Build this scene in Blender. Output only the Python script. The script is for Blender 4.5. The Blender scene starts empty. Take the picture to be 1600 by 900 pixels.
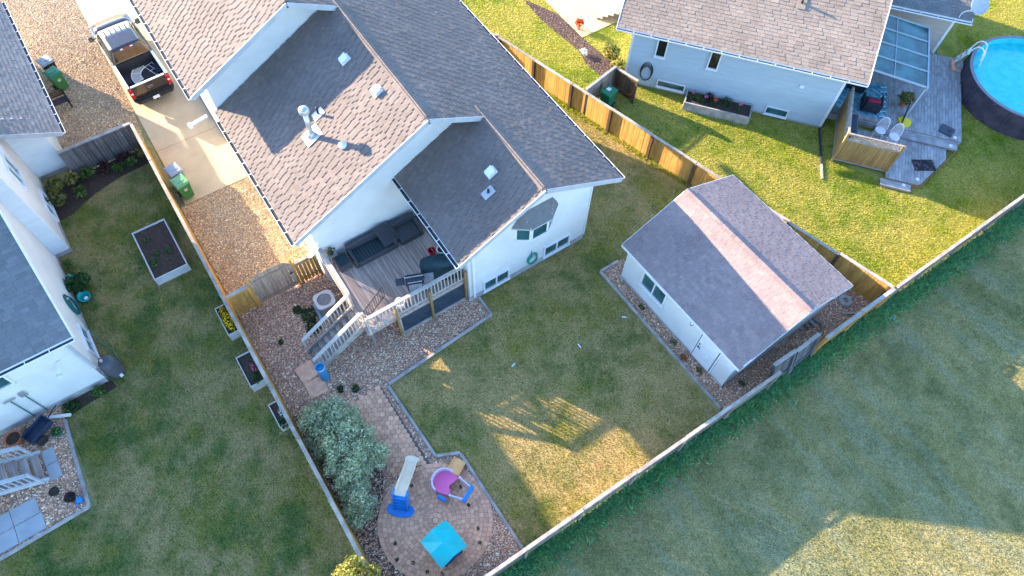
import bpy, math, random
import numpy as np
from mathutils import Vector, Matrix

random.seed(11)
rng = np.random.default_rng(11)
SC = bpy.context.scene
COL = SC.collection
R = math.radians

# ------------------------------------------------------------------ camera, sky, sun, exposure
cam_d = bpy.data.cameras.new('camera')
cam = bpy.data.objects.new('camera', cam_d); COL.objects.link(cam)
cam_d.sensor_width = 36.0; cam_d.lens = 24.665; cam_d.clip_end = 2000.0; cam_d.clip_start = 0.1
cam.matrix_world = Matrix(((0.55464, -0.72943, 0.40039, 0.0), (0.83184, 0.47418, -0.28845, 0.0),
                           (0.02055, 0.49304, 0.86976, 25.5), (0, 0, 0, 1)))
SC.camera = cam
SUN_AZ, SUN_EL = R(28.2), R(15.9)            # direction the light travels (from +X towards +Y), height
ldir = Vector((math.cos(SUN_AZ)*math.cos(SUN_EL), math.sin(SUN_AZ)*math.cos(SUN_EL), -math.sin(SUN_EL)))
sun_d = bpy.data.lights.new('sun', 'SUN'); sun_d.energy = 4.3; sun_d.angle = R(0.5); sun_d.color = (1.0, 0.80, 0.56)
sun = bpy.data.objects.new('sun', sun_d); COL.objects.link(sun)
sun.rotation_euler = ldir.to_track_quat('-Z', 'Y').to_euler(); sun.location = (-40, -20, 40)
world = bpy.data.worlds.new('World'); SC.world = world; world.use_nodes = True
wn, wl = world.node_tree.nodes, world.node_tree.links
for n in list(wn): wn.remove(n)
sky = wn.new('ShaderNodeTexSky'); sky.sky_type = 'NISHITA'; sky.sun_disc = False
sky.sun_elevation = SUN_EL; sky.sun_rotation = math.atan2(-ldir.x, -ldir.y); sky.altitude = 600
sky.air_density = 1.0; sky.dust_density = 0.4; sky.ozone_density = 3.5
bg = wn.new('ShaderNodeBackground'); bg.inputs[1].default_value = 0.15
wo = wn.new('ShaderNodeOutputWorld'); wl.new(sky.outputs[0], bg.inputs[0]); wl.new(bg.outputs[0], wo.inputs[0])
vs = SC.view_settings; vs.view_transform = 'Standard'; vs.look = 'None'; vs.gamma = 1.0; vs.use_curve_mapping = False
vs.exposure = 2.6
SC.cycles.use_denoising = True
SC.cycles.max_bounces = 6; SC.cycles.diffuse_bounces = 3; SC.cycles.glossy_bounces = 2; SC.cycles.transmission_bounces = 4; SC.cycles.transparent_max_bounces = 6

# ------------------------------------------------------------------ helpers
WM = {}
def link(o, parent=None, W=None):
    W = W if W is not None else Matrix.Identity(4)
    COL.objects.link(o)
    if parent is not None:
        o.parent = parent; o.matrix_parent_inverse = WM[parent.name].inverted()
    o.matrix_basis = W; WM[o.name] = W.copy()
    return o
def tag(o, label=None, cat=None, group=None, kind=None):
    if label: o['label'] = label
    if cat: o['category'] = cat
    if group: o['group'] = group
    if kind: o['kind'] = kind
    return o
def mx(loc=(0, 0, 0), rz=0.0, rx=0.0, ry=0.0):
    return Matrix.Translation(Vector(loc)) @ Matrix.Rotation(rz, 4, 'Z') @ Matrix.Rotation(ry, 4, 'Y') @ Matrix.Rotation(rx, 4, 'X')
def thing(name, label, cat, loc=(0, 0, 0), rz=0.0, group=None, rx=0.0, ry=0.0):
    o = bpy.data.objects.new(name, None); o.empty_display_size = 0.2
    link(o, None, mx(loc, rz, rx, ry)); return tag(o, label, cat, group)
def inst(name, mesh, parent=None, W=None):
    return link(bpy.data.objects.new(name, mesh), parent, W)
def np_mesh(name, V, F, mat=None, smooth=False):
    """V (n,3) float, F (m,k) int, all faces alike"""
    me = bpy.data.meshes.new(name)
    V = np.asarray(V, np.float32); F = np.asarray(F, np.int32); m, k = F.shape
    me.vertices.add(len(V)); me.vertices.foreach_set('co', V.ravel())
    me.loops.add(m*k); me.loops.foreach_set('vertex_index', F.ravel())
    me.polygons.add(m); me.polygons.foreach_set('loop_start', np.arange(0, m*k, k, dtype=np.int32))
    me.update(calc_edges=True)
    me.polygons.foreach_set('use_smooth', np.full(m, smooth, bool))
    if mat: me.materials.append(mat)
    return me

class MB:
    """collects shapes, then links them as one mesh"""
    def __init__(s): s.v = []; s.f = []
    def add(s, vs, fs):
        n = len(s.v); s.v += [tuple(v) for v in vs]; s.f += [tuple(n+i for i in f) for f in fs]; return s
    def box(s, x0, y0, z0, x1, y1, z1):
        if x0 > x1: x0, x1 = x1, x0
        if y0 > y1: y0, y1 = y1, y0
        if z0 > z1: z0, z1 = z1, z0
        return s.add([(x0,y0,z0),(x1,y0,z0),(x1,y1,z0),(x0,y1,z0),(x0,y0,z1),(x1,y0,z1),(x1,y1,z1),(x0,y1,z1)],
                     [(3,2,1,0),(4,5,6,7),(0,1,5,4),(1,2,6,5),(2,3,7,6),(3,0,4,7)])
    def cbox(s, c, sx, sy, sz, M=None):
        h = (sx/2, sy/2, sz/2); vs = []
        for k in (-1, 1):
            for (i, j) in ((-1,-1),(1,-1),(1,1),(-1,1)):
                p = Vector((i*h[0], j*h[1], k*h[2]))
                if M is not None: p = M @ p
                vs.append(p + Vector(c))
        return s.add(vs, [(3,2,1,0),(4,5,6,7),(0,1,5,4),(1,2,6,5),(2,3,7,6),(3,0,4,7)])
    def beam(s, p0, p1, w, h, up=(0, 0, 1), ext=0.0):
        """bar from p0 to p1, w across, h along up, centred on the line"""
        p0, p1, up = Vector(p0), Vector(p1), Vector(up); d = (p1-p0).normalized(); p0 = p0-d*ext; p1 = p1+d*ext
        x = d.cross(up)
        if x.length < 1e-4: x = d.cross(Vector((1, 0, 0)))
        x.normalize(); u = x.cross(d).normalized(); x *= w/2; u *= h/2
        return s.add([p0-x-u, p0+x-u, p0+x+u, p0-x+u, p1-x-u, p1+x-u, p1+x+u, p1-x+u],
                     [(0,1,2,3),(7,6,5,4),(4,5,1,0),(5,6,2,1),(6,7,3,2),(7,4,0,3)])
    def prism(s, poly, z0, z1):
        n = len(poly); a = sum(poly[i][0]*poly[(i+1)%n][1]-poly[(i+1)%n][0]*poly[i][1] for i in range(n))
        if a < 0: poly = poly[::-1]
        vs = [(p[0], p[1], z0) for p in poly]+[(p[0], p[1], z1) for p in poly]
        return s.add(vs, [tuple(range(n))[::-1], tuple(range(n, 2*n))]+[(i, (i+1)%n, n+(i+1)%n, n+i) for i in range(n)])
    def slab(s, poly3, off):
        """planar 3d polygon (listed so that its normal points out) thickened by off backwards"""
        P = [Vector(p) for p in poly3]; nrm = Vector((0, 0, 0)); n = len(P)
        for i in range(n): nrm += P[i].cross(P[(i+1) % n])
        nrm.normalize(); Q = [p-nrm*off for p in P]
        return s.add(P+Q, [tuple(range(n)), tuple(range(n, 2*n))[::-1]]+[(i, n+i, n+(i+1)%n, (i+1)%n) for i in range(n)])
    def cyl(s, p0, p1, r0, r1=None, n=12, caps=True):
        r1 = r0 if r1 is None else r1; p0, p1 = Vector(p0), Vector(p1); d = (p1-p0).normalized()
        x = d.cross(Vector((0, 0, 1)))
        if x.length < 1e-4: x = Vector((1, 0, 0))
        x.normalize(); y = d.cross(x); vs = []
        for p, r in ((p0, r0), (p1, r1)):
            for i in range(n):
                t = 2*math.pi*i/n; vs.append(p+x*(r*math.cos(t))+y*(r*math.sin(t)))
        fs = [(i, (i+1)%n, n+(i+1)%n, n+i) for i in range(n)]
        if caps: fs += [tuple(range(n))[::-1], tuple(range(n, 2*n))]
        return s.add(vs, fs)
    def tube(s, pts, r, n=6, closed=False):
        P = [Vector(p) for p in pts]; m = len(P); vs = []; prev = None
        for i in range(m):
            a = P[i-1] if (i > 0 or closed) else P[i]; b = P[(i+1) % m] if (i < m-1 or closed) else P[i]
            d = (b-a).normalized()
            x = d.cross(Vector((0, 0, 1))) if prev is None else prev-d*prev.dot(d)
            if x.length < 1e-4: x = d.cross(Vector((1, 0, 0)))
            x.normalize(); prev = x; y = d.cross(x)
            rr = r[i] if hasattr(r, '__len__') else r
            for k in range(n):
                t = 2*math.pi*k/n; vs.append(P[i]+x*(rr*math.cos(t))+y*(rr*math.sin(t)))
        fs = []
        for i in range(m if closed else m-1):
            a, b = i*n, ((i+1) % m)*n
            fs += [(a+k, a+(k+1)%n, b+(k+1)%n, b+k) for k in range(n)]
        if not closed: fs += [tuple(range(n))[::-1], tuple(range((m-1)*n, m*n))]
        return s.add(vs, fs)
    def disc(s, c, r, n=24):
        return s.add([(c[0]+r*math.cos(2*math.pi*i/n), c[1]+r*math.sin(2*math.pi*i/n), c[2]) for i in range(n)], [tuple(range(n))])
    def lathe(s, prof, n=24, c=(0, 0, 0), sx=1, sy=1, caps=True):
        caps = caps and prof[0] != prof[-1]
        vs = []; m = len(prof)
        for (r, z) in prof:
            for i in range(n):
                t = 2*math.pi*i/n; vs.append((c[0]+r*sx*math.cos(t), c[1]+r*sy*math.sin(t), c[2]+z))
        fs = []
        for j in range(m-1): fs += [(j*n+i, j*n+(i+1)%n, (j+1)*n+(i+1)%n, (j+1)*n+i) for i in range(n)]
        if caps and prof[0][0] > 1e-5: fs.append(tuple(range(n))[::-1])
        if caps and prof[-1][0] > 1e-5: fs.append(tuple(range((m-1)*n, m*n)))
        return s.add(vs, fs)
    def ball(s, c, rx, ry=None, rz=None, nu=12, nv=8):
        ry = ry or rx; rz = rz or rx
        prof = [(max(1e-6, math.sin(math.pi*j/nv)), -math.cos(math.pi*j/nv)) for j in range(nv+1)]
        vs = []
        for (r, z) in prof:
            for i in range(nu):
                t = 2*math.pi*i/nu; vs.append((c[0]+rx*r*math.cos(t), c[1]+ry*r*math.sin(t), c[2]+rz*z))
        return s.add(vs, [(j*nu+i, j*nu+(i+1)%nu, (j+1)*nu+(i+1)%nu, (j+1)*nu+i) for j in range(nv) for i in range(nu)])
    def loft(s, secs, cap=True):
        n = len(secs[0]); vs = [p for sec in secs for p in sec]; fs = []
        for j in range(len(secs)-1): fs += [(j*n+i, j*n+(i+1)%n, (j+1)*n+(i+1)%n, (j+1)*n+i) for i in range(n)]
        if cap: fs += [tuple(range(n))[::-1], tuple(range((len(secs)-1)*n, len(secs)*n))]
        return s.add(vs, fs)
    def mesh(s, name, m=None, smooth=False):
        me = bpy.data.meshes.new(name); me.from_pydata(s.v, [], s.f); me.update()
        if smooth: me.polygons.foreach_set('use_smooth', [True]*len(me.polygons))
        if m: me.materials.append(m)
        return me
    def obj(s, name, m, parent=None, W=None, smooth=False, bevel=0.0, seg=2):
        """W None: built in the parent's own coordinates"""
        me = s.mesh(name, m, smooth)
        if W is None: W = WM[parent.name] if parent is not None else Matrix.Identity(4)
        o = link(bpy.data.objects.new(name, me), parent, W)
        if smooth:
            for ed in (): pass
        if bevel:
            b = o.modifiers.new('bevel', 'BEVEL'); b.width = bevel; b.segments = seg; b.limit_method = 'ANGLE'; b.angle_limit = R(40)
        return o
I4 = Matrix.Identity(4)

# ------------------------------------------------------------------ materials
class NT:
    def __init__(s, name):
        s.m = bpy.data.materials.new(name); s.m.use_nodes = True; s.t = s.m.node_tree; s.n = s.t.nodes; s.l = s.t.links
        s.b = s.n['Principled BSDF']; s.out = s.n['Material Output']
        s.pos = s.n.new('ShaderNodeNewGeometry')
    def node(s, t, **kw):
        n = s.n.new(t)
        for k, v in kw.items(): setattr(n, k, v)
        return n
    def put(s, sock, v):
        if hasattr(v, 'is_linked') or isinstance(v, bpy.types.NodeSocket): s.l.new(v, sock)
        else: sock.default_value = v
    def noise(s, scale, detail=3, rough=.55, stretch=None, off=None, vec=None):
        v = vec or s.pos.outputs['Position']
        if stretch or off is not None:
            mp = s.node('ShaderNodeMapping'); s.l.new(v, mp.inputs[0]); v = mp.outputs[0]
            if stretch: mp.inputs['Scale'].default_value = stretch
            if off is not None: s.put(mp.inputs['Location'], off)
        n = s.node('ShaderNodeTexNoise'); s.l.new(v, n.inputs['Vector'])
        n.inputs['Scale'].default_value = scale; n.inputs['Detail'].default_value = detail; n.inputs['Roughness'].default_value = rough
        return n.outputs['Fac']
    def math(s, op, a, b=0.0, c=0.0):
        n = s.node('ShaderNodeMath', operation=op); s.put(n.inputs[0], a); s.put(n.inputs[1], b); s.put(n.inputs[2], c); return n.outputs[0]
    def ramp(s, x, lo, hi, a=0.0, b=1.0, smooth=True):
        n = s.node('ShaderNodeMapRange'); n.interpolation_type = 'SMOOTHSTEP' if smooth else 'LINEAR'
        s.put(n.inputs[0], x); n.inputs[1].default_value = lo; n.inputs[2].default_value = hi; s.put(n.inputs[3], a); s.put(n.inputs[4], b)
        return n.outputs[0]
    def mix(s, f, a, b, mode='MIX'):
        n = s.node('ShaderNodeMix', data_type='RGBA', blend_type=mode); s.put(n.inputs[0], f)
        for i, v in ((6, a), (7, b)):
            s.put(n.inputs[i], v if not isinstance(v, tuple) else (*v[:3], 1.0))
        return n.outputs[2]
    def rand(s):
        oi = s.node('ShaderNodeObjectInfo')
        return s.math('FRACT', s.math('ADD', oi.outputs['Random'], s.pos.outputs['Random Per Island']))
    def value(s, col, v):
        n = s.node('ShaderNodeVectorMath', operation='SCALE'); s.put(n.inputs[0], col if not isinstance(col, tuple) else col[:3]); s.put(n.inputs['Scale'], v)
        return n.outputs[0]
    def bump(s, h, strength, dist=0.02):
        n = s.node('ShaderNodeBump'); n.inputs['Strength'].default_value = strength; n.inputs['Distance'].default_value = dist
        s.l.new(h, n.inputs['Height']); s.l.new(n.outputs[0], s.b.inputs['Normal'])
    def done(s, col, rough=.8, metal=0.0, spec=.3, coat=0.0):
        s.put(s.b.inputs['Base Color'], col if not isinstance(col, tuple) else (*col[:3], 1.0))
        s.put(s.b.inputs['Roughness'], rough); s.b.inputs['Metallic'].default_value = metal
        s.b.inputs['Specular IOR Level'].default_value = spec; s.b.inputs['Coat Weight'].default_value = coat
        return s.m
def mat(name, col, col2=None, rough=.8, scale=6.0, lo=.35, hi=.65, rnd=0.0, bump=0.0, bscale=60.0, metal=0.0, spec=.3, stretch=None, coat=0.0, dirt=0.0):
    t = NT(name); c2 = col2 or tuple(x*.82 for x in col)
    ro = t.rand() if rnd else None
    off = None
    if rnd:
        cb = t.node('ShaderNodeCombineXYZ'); s_ = t.math('MULTIPLY', ro, 37.0)
        for i in range(3): t.l.new(s_, cb.inputs[i])
        off = cb.outputs[0]
    f = t.ramp(t.noise(scale, 4, stretch=stretch, off=off), lo, hi)
    c = t.mix(f, col, c2)
    if dirt:
        c = t.mix(t.ramp(t.noise(.7, 5), .5, .75, 0.0, dirt), c, tuple(x*.55 for x in col))
    if rnd: c = t.value(c, t.ramp(ro, 0, 1, 1-rnd, 1+rnd, False))
    if bump: t.bump(t.noise(bscale, 3, stretch=stretch), bump)
    return t.done(c, rough, metal, spec, coat)
def glass_mat(name, col=(.03, .12, .14), rough=.06):
    t = NT(name); return t.done(t.mix(t.ramp(t.noise(1.3, 2), .35, .65), col, tuple(x*.5 for x in col)), rough, 0, .8)
def grass_mat(name, g1, g2, dry, lo, hi, blade=False, stripe=False, s1=.33, extra=None):
    t = NT(name)
    n1 = t.noise(s1, 5, .6); n2 = t.noise(1.4, 4, .6, off=(9, 4, 2)); n3 = t.noise(22, 3, .7)
    k = t.math('ADD', t.math('MULTIPLY', n1, .62), t.math('MULTIPLY', n2, .38))
    fd = t.ramp(k, lo, hi)
    c = t.mix(t.ramp(t.noise(.8, 3, off=(3, 1, 7)), .38, .62), g1, g2)
    c = t.mix(fd, c, dry)
    if stripe:
        sp = t.noise(1.0, 4, .6, stretch=(.16, .9, 1), off=(2, 5, 0)); c = t.mix(t.ramp(sp, .45, .7, 0, .55), c, (.29, .30, .18))
    if extra:   # soil or worn spots
        c = t.mix(t.ramp(t.noise(1.9, 2, off=(31, 17, 3)), .66, .74, 0, .8), c, extra)
    if blade:
        r = t.pos.outputs['Random Per Island']; c = t.value(c, t.ramp(r, 0, 1, .5, 1.7, False))
        t.done(c, .7, 0, .15)
        tr = t.node('ShaderNodeBsdfTranslucent'); t.l.new(c, tr.inputs[0]); ms = t.node('ShaderNodeMixShader'); ms.inputs[0].default_value = .58
        t.l.new(t.b.outputs[0], ms.inputs[1]); t.l.new(tr.outputs[0], ms.inputs[2]); t.l.new(ms.outputs[0], t.out.inputs[0]); return t.m
    c = t.value(c, t.ramp(n3, .3, .7, .55, 1.35))
    t.bump(t.noise(30, 4, .7), .5, .03)
    return t.done(c, .9, 0, .1)
def leaf_mat(name, c1, c2, c3=None, scale=2.0, trans=.3):
    t = NT(name); r = t.pos.outputs['Random Per Island']
    c = t.mix(t.ramp(t.noise(scale, 3), .4, .6), c1, c2)
    if c3: c = t.mix(t.ramp(r, .8, .9), c, c3)
    c = t.value(c, t.ramp(r, 0, 1, .65, 1.4, False)); t.done(c, .6, 0, .25)
    tr = t.node('ShaderNodeBsdfTranslucent'); t.l.new(c, tr.inputs[0]); ms = t.node('ShaderNodeMixShader'); ms.inputs[0].default_value = trans
    t.l.new(t.b.outputs[0], ms.inputs[1]); t.l.new(tr.outputs[0], ms.inputs[2]); t.l.new(ms.outputs[0], t.out.inputs[0]); return t.m
def stone_mat(name, cols, base=None):
    t = NT(name); r = t.rand(); cr = t.node('ShaderNodeValToRGB'); t.l.new(r, cr.inputs[0]); e = cr.color_ramp; e.interpolation = 'CONSTANT'
    while len(e.elements) < len(cols): e.elements.new(.5)
    for i, c in enumerate(cols): e.elements[i].position = i/len(cols); e.elements[i].color = (*c, 1)
    return t.done(cr.outputs[0], .75, 0, .25)
def shingle_mat(name, cols, amp=.25):
    t = NT(name); r = t.rand(); cr = t.node('ShaderNodeValToRGB'); t.l.new(r, cr.inputs[0]); e = cr.color_ramp
    while len(e.elements) < len(cols): e.elements.new(.5)
    for i, c in enumerate(cols): e.elements[i].position = i/(len(cols)-1); e.elements[i].color = (*c, 1)
    c = t.value(cr.outputs[0], t.ramp(t.noise(90, 2, .8), .3, .7, 1-amp, 1+amp)); c = t.value(c, t.ramp(t.noise(.6, 3), .3, .7, .9, 1.08))
    t.bump(t.noise(160, 2), .4, .006)
    return t.done(c, .85, 0, .3)

M = {}
M['stucco'] = mat('stucco_white', (0.671, 0.662, 0.636), (0.619, 0.615, 0.593), .9, 1.2, bump=.04, bscale=90, dirt=.14)
M['trim'] = mat('white_trim', (0.744, 0.744, 0.735), (0.688, 0.688, 0.679), .5, 3)
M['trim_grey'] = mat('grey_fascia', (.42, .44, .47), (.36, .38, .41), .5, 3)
M['siding_grey'] = mat('siding_grey_blue', (0.396, 0.477, 0.529), (0.364, 0.441, 0.491), .6, 1.5, rnd=.03)
M['siding_light'] = mat('siding_pale', (.66, .69, .72), (.62, .65, .68), .6, 1.5, rnd=.03)
M['siding_tan'] = mat('siding_tan', (.42, .36, .32), (.38, .33, .29), .6, 1.5, rnd=.03)
M['foundation'] = mat('concrete_foundation', (.40, .39, .38), (.33, .32, .31), .9, 4, bump=.2, dirt=.3)
M['concrete'] = mat('concrete_drive', (0.578, 0.441, 0.275), (0.504, 0.382, 0.241), .9, 1.1, bump=.25, bscale=120, dirt=.16)
M['concrete2'] = mat('concrete_slab', (.40, .41, .42), (.34, .35, .36), .9, 2, bump=.25, bscale=120, dirt=.3)
M['glass'] = glass_mat('window_glass')
M['dark_glass'] = glass_mat('dark_glass', (.012, .014, .016))
M['gutter_dark'] = mat('gutter_inside', (.035, .04, .05), None, .6)
M['metal'] = mat('galvanised_metal', (.62, .64, .66), (.52, .54, .56), .35, 5, metal=.7)
M['metal_white'] = mat('white_metal', (.74, .75, .76), (.68, .69, .70), .4, 5)
M['black'] = mat('black_plastic', (.018, .018, .02), (.03, .03, .033), .5)
M['rubber'] = mat('tyre_rubber', (.02, .02, .021), (.03, .03, .03), .85)
M['sh_main'] = shingle_mat('shingle_main', [(0.149, 0.124, 0.111), (0.175, 0.143, 0.129), (0.160, 0.129, 0.118), (0.195, 0.159, 0.142), (0.167, 0.135, 0.125)])
M['sh_shed'] = shingle_mat('shingle_shed', [(0.225, 0.167, 0.162), (0.267, 0.197, 0.186), (0.248, 0.186, 0.182), (0.297, 0.223, 0.206), (0.248, 0.181, 0.176)])
M['sh_right'] = shingle_mat('shingle_right', [(0.263, 0.197, 0.154), (0.312, 0.233, 0.183), (0.292, 0.220, 0.170), (0.340, 0.261, 0.203), (0.292, 0.216, 0.166)])
M['sh_left'] = shingle_mat('shingle_left', [(0.129, 0.133, 0.140), (0.156, 0.160, 0.168), (0.145, 0.148, 0.156), (0.176, 0.179, 0.187), (0.148, 0.153, 0.160)])
M['sh_upper'] = shingle_mat('shingle_left_front', [(0.179, 0.168, 0.165), (0.209, 0.195, 0.190), (0.195, 0.179, 0.176), (0.232, 0.217, 0.209), (0.195, 0.179, 0.179)])
M['roof_deck'] = mat('roof_deck', (.11, .105, .105), None, .9)
M['cedar'] = mat('cedar_fence', (0.626, 0.340, 0.088), (0.438, 0.225, 0.057), .8, 5, stretch=(3, 3, .25), rnd=.16, bump=.3, bscale=14)
M['cedar_dark'] = mat('brown_fence', (.13, .078, .042), (.075, .046, .027), .85, 5, stretch=(3, 3, .25), rnd=.2, bump=.3, bscale=14)
M['cedar_old'] = mat('weathered_wood', (.30, .26, .22), (.20, .17, .145), .85, 5, stretch=(3, 3, .25), rnd=.18, bump=.3, bscale=14)
M['grey_wood'] = mat('grey_wood', (.38, .36, .34), (.27, .255, .245), .85, 3, stretch=(1, 1, 1), rnd=.10, bump=.3, bscale=30)
M['cap_wood'] = mat('pale_cap_wood', (.40, .345, .29), (.27, .23, .195), .85, 3, rnd=.16, bump=.3, bscale=30)
M['gold_wood'] = mat('treated_wood', (.36, .23, .09), (.26, .16, .06), .8, 5, stretch=(3, 3, .25), rnd=.15, bump=.3, bscale=14)
M['dark_fence'] = mat('charcoal_fence', (.075, .073, .078), (.14, .13, .135), .85, 6, stretch=(3, 3, .2), rnd=.3, bump=.3, bscale=14)
M['deck_main'] = mat('deck_brown', (0.312, 0.231, 0.198), (0.488, 0.397, 0.349), .8, 3.0, stretch=(.25, 3, 3), rnd=.14, bump=.25, bscale=20)
M['deck_grey'] = mat('deck_grey', (.26, .25, .25), (.38, .37, .37), .8, 2.2, stretch=(1, 1, 1), rnd=.10, bump=.25, bscale=20)
M['rail'] = mat('rail_pale_wood', (0.476, 0.425, 0.383), (0.374, 0.332, 0.297), .75, 3, rnd=.05)
M['timber'] = mat('edging_timber', (0.413, 0.375, 0.338), (0.275, 0.250, 0.225), .85, 3, rnd=.12, bump=.3, bscale=25)
M['soil'] = mat('dark_soil', (.075, .05, .038), (.045, .03, .024), .95, 9, bump=.8, bscale=35)
M['mulch'] = mat('mulch', (.105, .068, .058), (.06, .038, .034), .95, 14, bump=.9, bscale=45)
M['gravel_bed'] = mat('gravel_fines', (0.392, 0.284, 0.196), (0.235, 0.172, 0.121), .95, 12, bump=.9, bscale=40)
M['gravel_bed2'] = mat('gravel_fines_grey', (0.337, 0.216, 0.159), (0.202, 0.131, 0.098), .95, 12, bump=.9, bscale=40)
M['gravel_tan'] = stone_mat('gravel_tan', [(0.676, 0.475, 0.261), (0.529, 0.356, 0.188), (0.808, 0.620, 0.377), (0.411, 0.251, 0.136), (0.617, 0.396, 0.209), (0.882, 0.713, 0.471), (0.484, 0.317, 0.178), (0.294, 0.191, 0.115)])
M['gravel_mix'] = stone_mat('gravel_mixed', [(0.642, 0.350, 0.215), (0.469, 0.248, 0.153), (0.888, 0.569, 0.389), (0.322, 0.174, 0.111), (0.715, 0.367, 0.215), (0.920, 0.790, 0.556), (0.420, 0.257, 0.181), (0.567, 0.294, 0.174)])
M['paver'] = mat('paver_clay', (0.792, 0.434, 0.266), (0.619, 0.328, 0.206), .9, 5, rnd=.16, bump=.4, bscale=70)
M['paver_joint'] = mat('paver_joint', (0.158, 0.120, 0.098), (0.105, 0.083, 0.068), .95, 20, bump=.6)
M['lawn'] = grass_mat('lawn', (.225, .205, .040), (.120, .150, .036), (.390, .290, .120), .36, .60, extra=(.42, .27, .12))
M['lawn_b'] = grass_mat('lawn_blade', (.310, .285, .048), (.165, .205, .042), (.500, .385, .155), .36, .60, blade=True, extra=(.48, .32, .15))
M['lawn_right'] = grass_mat('lawn_sunny', (0.206, 0.236, 0.022), (0.137, 0.194, 0.020), (0.338, 0.299, 0.077), .34, .60)
M['lawn_right_b'] = grass_mat('lawn_sunny_blade', (0.333, 0.387, 0.027), (0.225, 0.323, 0.025), (0.510, 0.466, 0.104), .34, .60, blade=True)
M['field'] = grass_mat('field', (0.238, 0.221, 0.078), (0.170, 0.173, 0.066), (0.364, 0.302, 0.136), .36, .66, stripe=True, s1=.22)
M['field_b'] = grass_mat('field_blade', (0.295, 0.275, 0.093), (0.206, 0.216, 0.078), (0.439, 0.367, 0.163), .36, .66, blade=True, stripe=True, s1=.22)
M['mulch_chip'] = stone_mat('mulch_chips', [(.20, .12, .095), (.13, .08, .07), (.27, .19, .16), (.10, .065, .06), (.17, .10, .085)])
M['tall_b'] = leaf_mat('tall_grass', (0.099, 0.378, 0.164), (0.126, 0.410, 0.146), (0.338, 0.410, 0.172), 1.5)
M['lawn_l'] = grass_mat('lawn_left', (.165, .165, .036), (.085, .125, .032), (.320, .245, .105), .40, .64, extra=(.34, .23, .11))
M['lawn_l_b'] = grass_mat('lawn_left_blade', (.225, .235, .044), (.115, .170, .038), (.410, .325, .135), .40, .64, blade=True, extra=(.40, .28, .14))
M['gate_wood'] = mat('brown_gate_wood', (.42, .30, .21), (.29, .20, .14), .85, 5, stretch=(3, 3, .25), rnd=.16, bump=.3, bscale=14)
M['rail_grey'] = mat('grey_painted_rail', (.44, .46, .49), (.38, .40, .43), .6, 3)
# ------------------------------------------------------------------ ground and other sheets
def sheet(name, poly, z, m):
    o = MB().add([(x, y, z) for x, y in poly], [tuple(range(len(poly)))]).obj(name, m)
    if sum(poly[i][0]*poly[(i+1) % len(poly)][1]-poly[(i+1) % len(poly)][0]*poly[i][1] for i in range(len(poly))) < 0: o.data.flip_normals()
    return tag(o, kind='structure')
FA, FB = (-23.26, 15.34), (-2.80, 20.71)          # cedar fence between this lot and the right one
def fy(x): return FA[1]+(x-FA[0])*(FB[1]-FA[1])/(FB[0]-FA[0])
BX = -2.75                                         # back fence
FLY = -1.60                                        # left fence
AZR = R(38.87); ORX, ORY = -11.05, 25.98           # right house: its own axes u (along the wall) and v
RWM = mx((ORX, ORY, 0), AZR)
def RW(u, v, z=0.0): return tuple(RWM @ Vector((u, v, z)))

sheet('ground', [(-400, -400), (400, -400), (400, 400), (-400, 400)], -.012, M['field'])
LAWN_L = [(-27.3, -6.2), (-27.3, FLY), (BX, FLY), (BX, -22), (-12.3, -22), (-12.4, -8.6), (-16.7, -8.6), (-16.7, -6.75), (-23.4, -6.75), (-23.4, -6.2)]
LAWN_B = [(-23.2, 12.2), (-23.2, fy(-23.2)), (BX, fy(BX)), (BX, 3.0), (-6.95, 3.0), (-7.3, 2.17), (-10.76, 2.04), (-11.14, 7.05), (-12.1, 7.05), (-12.1, 12.4)]
LAWN_R = [(-60, 15.5), (-23.26, 15.44), FA, FB, (BX, 60), (-60, 60)]
sheet('lawn_left', LAWN_L, 0.0, M['lawn_l'])
sheet('lawn_back', LAWN_B, 0.0, M['lawn'])
sheet('lawn_right', LAWN_R, 0.0, M['lawn_right'])
G_FRONT = [(-47, -5.0), (-27.3, -5.0), (-27.3, -1.62), (-30, -1.34), (-47, -1.34)]
G_SIDE = [(-23.10, -1.56), (-16.75, -1.56), (-16.75, 2.3), (-23.10, 2.3)]
G_BACK = [(-16.75, -1.56), (BX, -1.56), (BX, 3.0), (-6.95, 3.0), (-7.3, 2.17), (-10.76, 2.04), (-11.14, 7.05), (-12.1, 7.05), (-16.2, 7.0), (-16.2, 2.3), (-16.75, 2.3)]
G_SHED = [(-10.35, 12.0), (BX, 12.22), (BX, fy(BX)), (-4.0, fy(-4.0)-.02), (-10.35, 13.2)]
G_LEFT = [(-16.8, -8.62), (-15.7, -8.66), (-12.45, -8.86), (-12.35, -13.5), (-16.8, -13.5)]
for nm, pl, m in (('gravel_front', G_FRONT, 'gravel_bed'), ('gravel_side', G_SIDE, 'gravel_bed'), ('gravel_back', G_BACK, 'gravel_bed2'),
                  ('gravel_shed', G_SHED, 'gravel_bed2'), ('gravel_left', G_LEFT, 'gravel_bed2')):
    sheet(nm, pl, .006, M[m])
MULCH_R = [(-21.6, 19.2), (-20.6, 18.95), (-19.6, 19.05), (-18.7, 18.95), (-18.3, 19.4), (-19.0, 20.3), (-21.5, 20.0), (-24.5, 19.9), (-26.5, 19.0), (-24.5, 18.9)]
sheet('mulch_bed', MULCH_R, .006, M['mulch'])
sheet('flower_bed_left', [(-27.3, -6.2), (-27.3, -1.75), (-26.3, -1.75), (-26.2, -3.2), (-25.9, -4.4), (-25.3, -5.6), (-25.2, -6.2)], .006, M['soil'])
sheet('flower_bed_corner', [(-16.75, -8.5), (-16.75, -6.7), (-16.35, -6.6), (-16.2, -8.4)], .006, M['soil'])
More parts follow.
